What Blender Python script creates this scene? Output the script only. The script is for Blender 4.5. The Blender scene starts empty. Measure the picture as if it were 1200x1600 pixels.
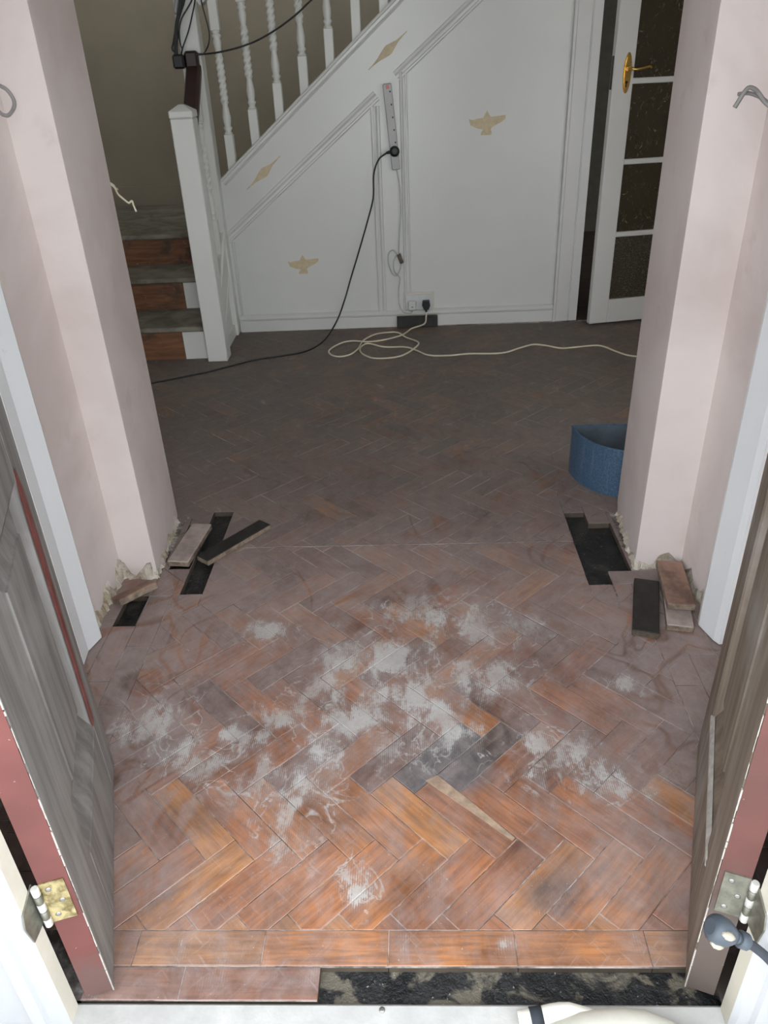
import bpy, bmesh, math, random
import numpy as np
from mathutils import Vector, Matrix
random.seed(7)
SC = bpy.context.scene
COL = SC.collection

# ------------------------------------------------------------------ camera
F, CAM_H = 1200.0, 1.25
def _n(v):
    v = np.array(v, float); return v / np.linalg.norm(v)
_down = _n((690.0 - 600, -(2848.0 - 800), -F))
def _hor(u): return 800 + ((u - 600) * _down[0] - F * _down[2]) / _down[1]
_fwd = _n((632.0 - 600, -(_hor(632.0) - 800), -F))
_right = np.cross(_fwd, -_down)
ROT = np.stack([_right, _fwd, -_down])            # world = ROT @ camera vector
CAMP = np.array([0, 0, CAM_H])
cam_data = bpy.data.cameras.new('camera')
cam_data.sensor_fit = 'VERTICAL'; cam_data.sensor_height = 36.0; cam_data.lens = 36.0 * F / 1600.0
cam_data.clip_start = 0.02
cam = bpy.data.objects.new('camera', cam_data); COL.objects.link(cam)
M4 = Matrix.Identity(4)
for i in range(3):
    for j in range(3): M4[i][j] = ROT[i][j]
M4.translation = (0, 0, CAM_H)
cam.matrix_world = M4
SC.camera = cam

def ray(u, v): return ROT @ np.array((u - 600.0, -(v - 800.0), -F))
def onz(u, v, z=0.0):
    d = ray(u, v); return CAMP + d * ((z - CAM_H) / d[2])
def onx(u, v, x):
    d = ray(u, v); return CAMP + d * (x / d[0])
def ony(u, v, y):
    d = ray(u, v); return CAMP + d * (y / d[1])
def proj(p):
    c = ROT.T @ (np.array(p, float) - CAMP); return (600 + F * c[0] / -c[2], 800 - F * c[1] / -c[2])
# frame of the staircase wall (turned about one degree)
BA = math.atan(0.0216); BO = np.array([0, 4.152, 0])
BX = np.array([math.cos(BA), math.sin(BA), 0]); BN = np.array([-math.sin(BA), math.cos(BA), 0])
def onb(u, v, yl=0.0):
    d = ray(u, v); t = (np.dot(BO - CAMP, BN) + yl) / np.dot(d, BN); return CAMP + d * t
def toloc(p):
    q = np.array(p) - BO; return (float(np.dot(q, BX)), float(np.dot(q, BN)), float(q[2]))

# ------------------------------------------------------------------ world, lights, exposure
W = bpy.data.worlds.new('overcast_sky'); SC.world = W; W.use_nodes = True
wn = W.node_tree.nodes; bg = wn['Background']
bg.inputs['Color'].default_value = (0.89, 0.95, 1.0, 1); bg.inputs['Strength'].default_value = 2.65
SC.view_settings.view_transform = 'Standard'; SC.view_settings.look = 'None'
SC.view_settings.exposure = 1.0; SC.view_settings.gamma = 1.0
SC.view_settings.use_curve_mapping = False
SC.cycles.max_bounces = 8; SC.cycles.diffuse_bounces = 5; SC.cycles.glossy_bounces = 3
SC.cycles.use_denoising = True

def area(name, loc, rot, sx, sy, power, col, portal=False):
    l = bpy.data.lights.new(name, 'AREA'); l.shape = 'RECTANGLE'; l.size = sx; l.size_y = sy
    l.energy = power; l.color = col
    o = bpy.data.objects.new(name, l); COL.objects.link(o); o.location = loc; o.rotation_euler = rot
    if portal: l.cycles.is_portal = True
    return o
R90 = math.pi / 2
# two unseen fill lights added beside the porch to brighten the hall panelling
area('hall_fill_light_1', (1.30, 2.17, 1.05), (R90, 0, 0), 0.9, 1.3, 1.9, (0.95, 0.97, 1.0))
area('hall_fill_light_2', (-1.42, 2.17, 1.05), (R90, 0, 0), 0.9, 1.3, 1.9, (0.95, 0.97, 1.0))

# ------------------------------------------------------------------ helpers
class MB:
    def __init__(s): s.v = []; s.f = []; s.m = []; s.s = []
    def add(s, vs, fs, m=0, smooth=False):
        k = len(s.v); s.v += [tuple(map(float, p)) for p in vs]
        for f in fs: s.f.append([i + k for i in f]); s.m.append(m); s.s.append(smooth)
        return s
    def box(s, a, b, m=0, T=None):
        x0, y0, z0 = a; x1, y1, z1 = b
        vs = [(x0,y0,z0),(x1,y0,z0),(x1,y1,z0),(x0,y1,z0),(x0,y0,z1),(x1,y0,z1),(x1,y1,z1),(x0,y1,z1)]
        if T is not None: vs = [T @ Vector(p) for p in vs]
        return s.add(vs, [(0,3,2,1),(4,5,6,7),(0,1,5,4),(1,2,6,5),(2,3,7,6),(3,0,4,7)], m)
    def cbox(s, a, b, c=0.003, m=0, T=None):
        """box with chamfered edges (convex hull of 24 points)"""
        bm = bmesh.new()
        for x, sx in ((a[0],1),(b[0],-1)):
            for y, sy in ((a[1],1),(b[1],-1)):
                for z, sz in ((a[2],1),(b[2],-1)):
                    for p in ((x, y+sy*c, z+sz*c), (x+sx*c, y, z+sz*c), (x+sx*c, y+sy*c, z)):
                        bm.verts.new(p)
        bmesh.ops.convex_hull(bm, input=bm.verts)
        bmesh.ops.dissolve_limit(bm, angle_limit=0.02, verts=bm.verts, edges=bm.edges)
        bm.verts.index_update()
        vs = [v.co.copy() for v in bm.verts]
        if T is not None: vs = [T @ p for p in vs]
        fs = [[v.index for v in f.verts] for f in bm.faces]; bm.free()
        return s.add(vs, fs, m)
    def prism(s, poly, z0, z1, m=0, T=None, axis='z'):
        """extrude a polygon; axis z: (x,y); axis y: poly is (x,z); axis x: poly is (y,z)"""
        n = len(poly)
        if axis == 'z': vs = [(p[0],p[1],z0) for p in poly] + [(p[0],p[1],z1) for p in poly]
        elif axis == 'y': vs = [(p[0],z0,p[1]) for p in poly] + [(p[0],z1,p[1]) for p in poly]
        else: vs = [(z0,p[0],p[1]) for p in poly] + [(z1,p[0],p[1]) for p in poly]
        if T is not None: vs = [T @ Vector(p) for p in vs]
        fs = [list(range(n))[::-1], list(range(n, 2*n))] + [(i, (i+1)%n, n+(i+1)%n, n+i) for i in range(n)]
        return s.add(vs, fs, m)
    def tube(s, pts, r, n=8, m=0, cap=True):
        pts = [Vector(p) for p in pts]; N = len(pts)
        rr = r if isinstance(r, (list, tuple)) else [r]*N
        t0 = (pts[1]-pts[0]).normalized()
        u = t0.orthogonal().normalized(); vs = []
        for i, p in enumerate(pts):
            t = (pts[min(i+1,N-1)] - pts[max(i-1,0)])
            t = t.normalized() if t.length > 1e-9 else t0
            u = (u - t*u.dot(t)); u = u.normalized() if u.length > 1e-6 else t.orthogonal().normalized()
            w = t.cross(u)
            for k in range(n):
                a = 2*math.pi*k/n; vs.append(p + (u*math.cos(a)+w*math.sin(a))*rr[i])
        fs = [(i*n+k, i*n+(k+1)%n, (i+1)*n+(k+1)%n, (i+1)*n+k) for i in range(N-1) for k in range(n)]
        s.add(vs, fs, m, True)
        if cap:
            k = len(s.v) - N*n
            s.f += [[k+j for j in range(n)][::-1], [k+(N-1)*n+j for j in range(n)]]; s.m += [m, m]; s.s += [False, False]
        return s
    def lathe(s, prof, n=16, m=0, T=None, smooth=True, fn=None):
        """prof: list of (radius, z); fn(theta,z,r)->radius"""
        vs = []
        for r, z in prof:
            for k in range(n):
                a = 2*math.pi*k/n; q = fn(a, z, r) if fn else r
                vs.append((q*math.cos(a), q*math.sin(a), z))
        if T is not None: vs = [T @ Vector(p) for p in vs]
        N = len(prof)
        fs = [(i*n+k, i*n+(k+1)%n, (i+1)*n+(k+1)%n, (i+1)*n+k) for i in range(N-1) for k in range(n)]
        s.add(vs, fs, m, smooth)
        k = len(s.v) - N*n
        s.f += [[k+j for j in range(n)][::-1], [k+(N-1)*n+j for j in range(n)]]; s.m += [m, m]; s.s += [False, False]
        return s
    def sweep(s, p0, p1, prof, n, m=0, across=None):
        """straight moulding: prof is [(across, out)], n the outward normal"""
        p0, p1, n = Vector(p0), Vector(p1), Vector(n)
        d = (p1-p0).normalized(); c = Vector(across) if across is not None else n.cross(d)
        vs = [p0 + c*a + n*o for a, o in prof] + [p1 + c*a + n*o for a, o in prof]
        k = len(prof)
        fs = [(i, (i+1)%k, k+(i+1)%k, k+i) for i in range(k)] + [list(range(k))[::-1], list(range(k, 2*k))]
        return s.add(vs, fs, m)
    def mesh(s, name, mats):
        me = bpy.data.meshes.new(name); me.from_pydata(s.v, [], s.f)
        for mt in (mats if isinstance(mats, (list, tuple)) else [mats]): me.materials.append(mt)
        me.polygons.foreach_set('material_index', s.m); me.polygons.foreach_set('use_smooth', s.s)
        bm = bmesh.new(); bm.from_mesh(me); bmesh.ops.recalc_face_normals(bm, faces=bm.faces); bm.to_mesh(me); bm.free()
        me.update(); return me
    def build(s, name, mats, parent=None, **kw):
        o = bpy.data.objects.new(name, s.mesh(name, mats)); COL.objects.link(o)
        if parent is not None: o.parent = parent
        for k, v in kw.items(): o[k] = v
        return o
def empty(name, loc=(0,0,0), rz=0.0, **kw):
    o = bpy.data.objects.new(name, None); COL.objects.link(o); o.location = loc; o.rotation_euler = (0,0,rz)
    o.empty_display_size = 0.05
    for k, v in kw.items(): o[k] = v
    return o
def smooth_path(pts, k=6):
    """Catmull-Rom through the points"""
    P = [Vector(p) for p in pts]; P = [P[0]*2-P[1]] + P + [P[-1]*2-P[-2]]; out = []
    for i in range(1, len(P)-2):
        a, b, c, d = P[i-1], P[i], P[i+1], P[i+2]
        for j in range(k):
            t = j/k
            out.append(0.5*((2*b)+(c-a)*t+(2*a-5*b+4*c-d)*t*t+(3*b-a-3*c+d)*t**3))
    out.append(P[-2]); return out

# ------------------------------------------------------------------ node materials
class NT:
    def __init__(s, name):
        s.mat = bpy.data.materials.new(name); s.mat.use_nodes = True
        s.t = s.mat.node_tree; s.b = s.t.nodes['Principled BSDF']
    def new(s, typ, **kw):
        n = s.t.nodes.new(typ)
        for k, v in kw.items(): setattr(n, k, v)
        return n
    def put(s, sock, v):
        if isinstance(v, bpy.types.NodeSocket): s.t.links.new(v, sock)
        elif v is not None:
            if sock.type == 'RGBA' and not hasattr(v, '__len__'): v = (v, v, v, 1)
            elif sock.type == 'RGBA' and len(v) == 3: v = (*v, 1)
            elif sock.type == 'VECTOR' and not hasattr(v, '__len__'): v = (v, v, v)
            sock.default_value = v
    def pos(s): return s.new('ShaderNodeNewGeometry').outputs['Position']
    def obj(s): return s.new('ShaderNodeTexCoord').outputs['Object']
    def math(s, op, a, b=None, c=None, clamp=False):
        n = s.new('ShaderNodeMath', operation=op, use_clamp=clamp)
        s.put(n.inputs[0], a); s.put(n.inputs[1], b); s.put(n.inputs[2], c); return n.outputs[0]
    def vmath(s, op, a, b=None):
        n = s.new('ShaderNodeVectorMath', operation=op); s.put(n.inputs[0], a); s.put(n.inputs[1], b)
        return n.outputs['Value'] if op == 'LENGTH' else n.outputs[0]
    def noise(s, vec, scale, detail=4, rough=0.55, dist=0.0, color=False):
        n = s.new('ShaderNodeTexNoise'); s.put(n.inputs['Vector'], vec)
        n.inputs['Scale'].default_value = scale; n.inputs['Detail'].default_value = detail
        n.inputs['Roughness'].default_value = rough; n.inputs['Distortion'].default_value = dist
        return n.outputs['Color'] if color else n.outputs['Fac']
    def ramp(s, fac, lo, hi, a=0.0, b=1.0):
        n = s.new('ShaderNodeMapRange', interpolation_type='SMOOTHSTEP'); s.put(n.inputs[0], fac)
        n.inputs[1].default_value = lo; n.inputs[2].default_value = hi; n.inputs[3].default_value = a; n.inputs[4].default_value = b
        return n.outputs[0]
    def mix(s, fac, a, b, mode='MIX'):
        n = s.new('ShaderNodeMix', data_type='RGBA', blend_type=mode)
        s.put(n.inputs[0], fac); s.put(n.inputs[6], a); s.put(n.inputs[7], b); return n.outputs[2]
    def bump(s, h, strength=0.3, dist=0.002):
        n = s.new('ShaderNodeBump'); n.inputs['Strength'].default_value = strength; n.inputs['Distance'].default_value = dist
        s.put(n.inputs['Height'], h); s.t.links.new(n.outputs[0], s.b.inputs['Normal'])
    def blob(s, vec, c, r):
        return s.math('SUBTRACT', 1.0, s.vmath('LENGTH', s.vmath('MULTIPLY', s.vmath('SUBTRACT', vec, (c[0], c[1], 0)), (1/r[0], 1/r[1], 0))), clamp=False)
    def out(s, color=None, rough=None, **kw):
        s.put(s.b.inputs['Base Color'], color); s.put(s.b.inputs['Roughness'], rough)
        for k, v in kw.items(): s.put(s.b.inputs[k.replace('_', ' ')], v)
        return s.mat
def plain(name, col, rough=0.5, var=0.12, scale=14.0, bump=0.05, **kw):
    n = NT(name); p = n.obj(); f = n.noise(p, scale, 5, 0.6)
    c = n.mix(n.ramp(f, 0.3, 0.7), [k*(1-var) for k in col], [min(1, k*(1+var)) for k in col])
    if bump: n.bump(n.noise(p, scale*8, 3, 0.6), bump, 0.001)
    return n.out(c, rough, **kw)

# residue blobs traced from where the white adhesive lies: (u, v, ru, rv, weight) floor pixels -> world
_res = [(700,1150,45,30),(655,1100,62,48),(612,1030,55,40),(545,1035,40,36),(512,1072,40,30),(560,1120,50,34),(505,1175,34,34),
        (700,965,60,22),(770,985,60,22),(745,1055,60,28),(640,955,50,20),(460,1250,46,55),(425,1215,46,30),(330,1195,50,26),(285,1170,30,34),(245,1130,50,40),(380,1150,60,18),
        (560,1395,26,26),(545,1370,18,22),(850,1160,30,30),(900,1180,65,42),(940,1215,60,34),(420,985,36,14),(790,1475,14,10),(440,1120,60,22),(980,1070,24,12),(830,1210,26,18),(610,1160,40,28)]
RES = []
for k_, (u, v, ru, rv) in enumerate(_res):
    p = onz(u, v); a = onz(u+ru, v); b = onz(u, v-rv)
    RES.append((p[0], p[1], a[0]-p[0], b[1]-p[1], 0.0 if k_ < 10 or k_ in (11,12) else 0.24 if k_ in (20,21) else 0.12))

def floor_material(name, island=False):
    n = NT(name); pos = n.pos(); ob = n.obj()
    if island:
        rnd = n.new('ShaderNodeNewGeometry').outputs['Random Per Island']
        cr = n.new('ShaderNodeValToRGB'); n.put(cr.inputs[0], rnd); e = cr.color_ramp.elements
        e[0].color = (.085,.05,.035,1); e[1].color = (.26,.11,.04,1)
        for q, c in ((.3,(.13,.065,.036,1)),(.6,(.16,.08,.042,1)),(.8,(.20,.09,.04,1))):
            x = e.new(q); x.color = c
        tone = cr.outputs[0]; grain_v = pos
    else:
        tone = n.new('ShaderNodeObjectInfo').outputs['Color']; grain_v = n.vmath('ADD', n.vmath('MULTIPLY', ob, (5, 60, 20)), n.vmath('MULTIPLY', n.new('ShaderNodeObjectInfo').outputs['Location'], (31, 17, 0)))
    grain = n.noise(grain_v, 1.6 if not island else 30, 5, 0.65, 0.6)
    wood = n.mix(n.ramp(grain, 0.25, 0.75), n.mix(1.0, tone, (.55,.5,.48,1), 'MULTIPLY'), n.mix(1.0, tone, (1.35,1.3,1.2,1), 'MULTIPLY'))
    mot = n.noise(pos, 7, 5, 0.6, 0.5)
    wood = n.mix(1.0, wood, n.mix(n.ramp(mot, 0.30, 0.70), (.55,.52,.50,1), (1.25,1.28,1.3,1)), 'MULTIPLY')
    # blue-black tannin stain
    big = n.noise(pos, 9, 5, 0.6, 0.8)
    st = onz(718, 1200)
    stain = n.ramp(n.math('ADD', n.blob(pos, (st[0], st[1]), (0.16, 0.13)), n.math('MULTIPLY', big, 0.5)), 0.62, 1.0, 0, 0.8)
    st2 = onz(865, 1400)
    stain2 = n.ramp(n.math('ADD', n.blob(pos, (st2[0], st2[1]), (0.12, 0.10)), n.math('MULTIPLY', big, 0.6)), 0.62, 1.1, 0, 0.6)
    wood = n.mix(n.math('MAXIMUM', stain, stain2), wood, n.mix(grain, (.018,.022,.028,1), (.075,.085,.10,1)))
    # settled grey sanding dust, thicker at the sides and in the hall
    ys = n.new('ShaderNodeSeparateXYZ'); n.put(ys.inputs[0], pos)
    d1 = n.noise(pos, 3.6, 5, 0.62, 0.6); d2 = n.noise(pos, 26, 4, 0.7, 0.4)
    side = n.ramp(n.math('ABSOLUTE', n.math('ADD', ys.outputs[0], 0.03)), 0.28, 0.62, 0.0, 0.22)
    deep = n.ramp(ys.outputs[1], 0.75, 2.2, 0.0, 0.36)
    d3 = n.noise(n.vmath('MULTIPLY', pos, (1.0, .55, 0)), 11, 6, 0.68, 1.6)
    lvl = n.math('ADD', n.math('ADD', n.math('MULTIPLY', d1, 0.85), n.math('MULTIPLY', d3, 0.75)), n.math('ADD', n.math('MULTIPLY', d2, 0.25), n.math('ADD', side, deep)))
    film = n.ramp(lvl, 0.68, 1.42, 0.10, 0.84)
    # wiped finger streaks that show the wood again
    sv = n.vmath('MULTIPLY', pos, (1.0, 0.7, 0)); sw = n.noise(sv, 5.5, 2, 0.45, 1.3)
    streak = n.ramp(n.math('ABSOLUTE', n.math('SUBTRACT', sw, 0.5)), 0.0, 0.05, 1.0, 0.0)
    smask = n.ramp(n.noise(pos, 2.3, 2), 0.46, 0.60)
    film = n.math('MULTIPLY', film, n.math('SUBTRACT', 1.0, n.math('MULTIPLY', n.math('MULTIPLY', streak, smask), 0.6)))
    dustc = n.mix(n.ramp(ys.outputs[1], 1.2, 3.0), n.mix(d2, (.25,.19,.18,1), (.43,.35,.335,1)), n.mix(d2, (.10,.085,.075,1), (.20,.175,.155,1)))  # dust colour also darkens with depth, carrying the hall's dimmer light
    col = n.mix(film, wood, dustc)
    # white adhesive residue with combed lines
    m = None
    for (x, y, rx, ry, w_) in RES:
        b = n.math('SUBTRACT', n.blob(pos, (x, y), (rx*1.45, ry*1.45)), w_)
        m = b if m is None else n.math('MAXIMUM', m, b)
    r1 = n.noise(n.vmath('MULTIPLY', pos, (1.25,.72,0)), 13, 8, 0.70, 0.35); r2 = n.noise(pos, 120, 3, 0.7)
    comb = n.math('SINE', n.math('MULTIPLY', ys.outputs[0], 1500.0))
    rr = n.math('ADD', n.math('ADD', n.math('MAXIMUM', m, -0.4), n.math('MULTIPLY', n.math('SUBTRACT', r1, 0.54), 4.6)), n.math('ADD', n.math('MULTIPLY', n.math('SUBTRACT', r2, 0.5), 0.8), n.math('MULTIPLY', comb, 0.16)))
    res = n.math('MULTIPLY', n.ramp(rr, 0.30, 0.66, 0, 0.9), n.ramp(n.noise(pos, 5, 4, .6), .36, .62, .35, 1.0))
    halo = n.ramp(rr, -0.3, 0.5, 0, 0.35)
    ringn = n.noise(pos, 10, 4, 0.55, 1.0)
    ring = n.math('MULTIPLY', n.ramp(n.math('ABSOLUTE', n.math('SUBTRACT', ringn, 0.5)), 0.0, 0.022, 0.7, 0.0), n.math('MULTIPLY', n.ramp(m, -0.7, 0.1), n.ramp(d3, .42, .6)))
    res = n.math('MAXIMUM', res, ring)
    col = n.mix(halo, col, (.36,.33,.32,1))
    col = n.mix(res, col, n.mix(r2, (.40,.38,.36,1), (.62,.60,.58,1)))
    # fine whitish scuffs along both block directions
    xy = n.new('ShaderNodeVectorRotate'); xy.rotation_type = 'Z_AXIS'; n.put(xy.inputs['Vector'], pos); xy.inputs['Angle'].default_value = math.pi/4
    s1 = n.noise(n.vmath('MULTIPLY', xy.outputs[0], (14, 120, 0)), 1.0, 4, .65, .4); s2 = n.noise(n.vmath('MULTIPLY', xy.outputs[0], (120, 14, 0)), 1.0, 4, .65, .4)
    scm = n.ramp(n.noise(pos, 4.5, 4, .6, .4), .45, .65, .10, 1.0)
    scu = n.math('MULTIPLY', n.math('MAXIMUM', n.ramp(s1, .55, .74), n.ramp(s2, .55, .74)), n.math('MULTIPLY', scm, n.ramp(ys.outputs[1], 1.4, 2.4, .36, .08)))
    col = n.mix(scu, col, (.50,.45,.43,1))
    # specks
    spk = n.ramp(n.noise(pos, 210, 2, 0.5), 0.71, 0.76, 0, 0.55)
    col = n.mix(spk, col, (.52,.49,.47,1))
    nz = n.new('ShaderNodeSeparateXYZ'); n.put(nz.inputs[0], n.new('ShaderNodeNewGeometry').outputs['True Normal'])
    col = n.mix(n.ramp(nz.outputs[2], .2, .5, 1, 0), col, n.mix(d2, (.035,.027,.021,1), (.13,.098,.07,1)))     # tarred block sides
    n.bump(n.math('ADD', n.math('MULTIPLY', grain, 0.5), n.math('MULTIPLY', res, 0.5)), 0.25, 0.0012)
    ro = n.math('ADD', 0.36, n.math('MULTIPLY', n.math('MAXIMUM', film, res), 0.45))
    return n.out(col, ro)

def plaster_material():
    n = NT('pink_plaster'); p = n.pos()
    a = n.noise(p, 2.2, 5, 0.55, 0.5); b = n.noise(p, 9, 4, 0.6)
    c = n.mix(n.ramp(a, 0.32, 0.68), (.60,.51,.48,1), (.73,.65,.62,1))
    c = n.mix(n.ramp(b, 0.60, 0.75, 0, 0.35), c, (.54,.43,.38,1))
    c = n.mix(n.ramp(n.noise(n.vmath('MULTIPLY', p, (1,1,.25)), 5, 3), 0.62, 0.74, 0, .3), c, (.76,.69,.66,1))
    n.bump(n.math('ADD', n.math('MULTIPLY', a, 1.0), n.math('MULTIPLY', n.noise(p, 60, 3), 0.08)), 0.35, 0.004)
    return n.out(c, 0.75)
def masonry_material():
    n = NT('exposed_masonry'); p = n.pos(); a = n.noise(p, 14, 5, 0.65, 0.6); b = n.noise(p, 60, 5, 0.7)
    c = n.mix(n.ramp(a, 0.40, 0.52), (.42,.35,.25,1), (.64,.58,.49,1))
    c = n.mix(n.ramp(n.noise(p, 11, 3), 0.60, 0.66, 0, .8), c, (.36,.17,.09,1))
    c = n.mix(n.ramp(b, 0.60, 0.8, 0, .6), c, (.16,.125,.095,1))
    n.bump(n.math('ADD', a, b), 0.9, 0.008); return n.out(c, 0.9)
def white_paint(name, col, rough=0.32, dirt=0.35):
    n = NT(name); p = n.pos(); a = n.noise(p, 1.8, 4, 0.5); b = n.noise(p, 34, 5, 0.7)
    c = n.mix(n.ramp(a, 0.3, 0.7), [k*.94 for k in col], col)
    c = n.mix(n.ramp(b, 0.66, 0.80, 0, dirt), c, (.34,.27,.19,1))
    n.bump(n.noise(p, 45, 3), 0.10, 0.002); return n.out(c, rough)
def stripped_wood(name, dark, light, rough=0.65):
    n = NT(name); p = n.obj(); a = n.noise(n.vmath('MULTIPLY', p, (26, 26, 1.6)), 1.6, 5, 0.6, 0.15); b = n.noise(p, 5, 4, 0.6, .4)
    c = n.mix(n.ramp(a, 0.28, 0.72), dark, light)
    c = n.mix(n.ramp(b, 0.48, 0.74, 0, .5), c, (.30,.285,.27,1))
    f = n.noise(n.vmath('MULTIPLY', p, (70, 70, 7)), 2.0, 3, .6)
    c = n.mix(n.ramp(f, 0.72, 0.80, 0, .6), c, (.50,.47,.44,1))
    n.bump(n.math('ADD', a, f), 0.2, 0.0015); return n.out(c, rough)
def edge_paint(name, red, dirt, zlo, zhi):
    n = NT(name); p = n.obj(); z = n.new('ShaderNodeSeparateXYZ'); n.put(z.inputs[0], p); a = n.noise(p, 24, 5, .65, .5)
    c = n.mix(n.ramp(n.noise(p, 6, 3), .35, .7), [k*.8 for k in red], [k*1.15 for k in red])
    w = n.ramp(n.math('ADD', z.outputs[2], n.math('MULTIPLY', n.math('SUBTRACT', a, .5), .22)), zlo, zhi, 1, 0)
    c = n.mix(w, c, dirt); c = n.mix(n.ramp(n.noise(p, 90, 3, .6), .70, .76, 0, .7), c, (.42,.36,.33,1))
    return n.out(c, .62)
def bitumen():
    n = NT('black_bitumen'); p = n.pos(); a = n.noise(p, 16, 5, 0.62, 0.8); b = n.noise(p, 130, 3, 0.65)
    c = n.mix(n.ramp(a, 0.40, 0.62), (.008,.009,.010,1), (.022,.021,.021,1))
    y = n.new('ShaderNodeSeparateXYZ'); n.put(y.inputs[0], n.pos())
    c = n.mix(n.math('MULTIPLY', n.ramp(n.noise(p, 13, 4, .6, .5), 0.50, 0.58, 0, .85), n.ramp(y.outputs[1], .8, 1.2, 1, .12)), c, (.16,.138,.105,1))
    c = n.mix(n.ramp(b, 0.66, 0.74, 0, .8), c, (.40,.38,.36,1))
    n.bump(n.math('ADD', a, b), 0.8, 0.004); return n.out(c, n.ramp(a, .4, .7, .38, .75))
def stone():
    n = NT('pale_doorstep'); p = n.pos(); a = n.noise(p, 7, 6, 0.65); b = n.noise(p, 50, 4, 0.7)
    c = n.mix(n.ramp(a, .3, .7), (.40,.39,.375,1), (.54,.53,.51,1)); c = n.mix(n.ramp(b, .68, .78, 0, .5), c, (.28,.26,.23,1))
    n.bump(b, .3, .002); return n.out(c, .8)
def brown_riser():
    n = NT('bare_brown_wood'); p = n.pos(); a = n.noise(n.vmath('MULTIPLY', p, (2.2, 2, 18)), 3, 5, .62, .6); b = n.noise(p, 7, 5, .65, .5)
    c = n.mix(n.ramp(a, .3, .7), (.13,.055,.025,1), (.24,.105,.05,1)); c = n.mix(n.ramp(b, .5, .66, 0, .8), c, (.055,.04,.03,1))
    c = n.mix(n.ramp(n.noise(p, 60, 4, .7), .68, .74, 0, .8), c, (.48,.45,.40,1)); return n.out(c, .7)
def dusty_tread():
    n = NT('dusty_grey_tread'); p = n.pos(); a = n.noise(p, 8, 5, .6, .5)
    return n.out(n.mix(n.ramp(a, .3, .7), (.13,.115,.09,1), (.27,.25,.20,1)), .8)
def brass():
    n = NT('tarnished_brass'); p = n.pos(); a = n.noise(p, 60, 5, .65, .6)
    n.bump(a, .4, .001)
    return n.out(n.mix(n.ramp(a, .35, .65), (.28,.22,.10,1), (.62,.52,.28,1)), n.ramp(a, .3, .7, .25, .55), Metallic=0.85)
def joint_mat():
    n = NT('dusty_joint'); p = n.pos(); a = n.noise(p, 5, 5, .65, .5); b = n.noise(p, 40, 4, .65)
    return n.out(n.mix(n.ramp(n.math('ADD', n.math('MULTIPLY', a, .7), n.math('MULTIPLY', b, .3)), .42, .60), (.10,.08,.07,1), (.52,.48,.455,1)), .9)
def obscured_glass(fine):
    n = NT('obscured_glass_fine' if fine else 'obscured_glass'); p = n.obj()
    if fine: h = n.noise(p, 150, 2, .5)
    else:
        q = n.vmath('ADD', p, n.vmath('MULTIPLY', n.noise(p, 14, 2, .5, 0, True), (.05,.05,.05)))
        v = n.new('ShaderNodeTexVoronoi'); v.inputs['Scale'].default_value = 24; n.put(v.inputs['Vector'], n.vmath('MULTIPLY', q, (2.1, 1, .9)))
        h = n.ramp(v.outputs['Distance'], .0, .24, 1, 0)
    n.bump(h, .9, .006)
    fl = n.noise(n.vmath('MULTIPLY', n.vmath('ADD', p, n.vmath('MULTIPLY', n.noise(p, 11, 2, .5, 0, True), (.12,.12,.12))), (60, 1, 22)), 1.6, 2, .5, 1.5) if not fine else n.math('ADD', n.noise(p, 130, 3, .6), .08)
    c = n.mix(n.ramp(fl, .62, .74, 0, .8 if not fine else .5), (.060,.047,.026,1), (.30,.26,.19,1))  # pale flecks paint highlights of the relief into the glass colour
    return n.out(c, .22, Transmission_Weight=0.35, IOR=1.45)
def speckled_blue():
    n = NT('speckled_blue'); p = n.obj(); a = n.noise(p, 260, 3, .7); b = n.noise(n.vmath('MULTIPLY', p, (30,30,3)), 2, 3)
    c = n.mix(n.ramp(a, .42, .62), (.035,.075,.135,1), (.085,.145,.225,1)); c = n.mix(n.ramp(b, .6, .75, 0, .3), c, (.18,.23,.29,1))
    n.bump(a, .2, .001); return n.out(c, .5)

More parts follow.
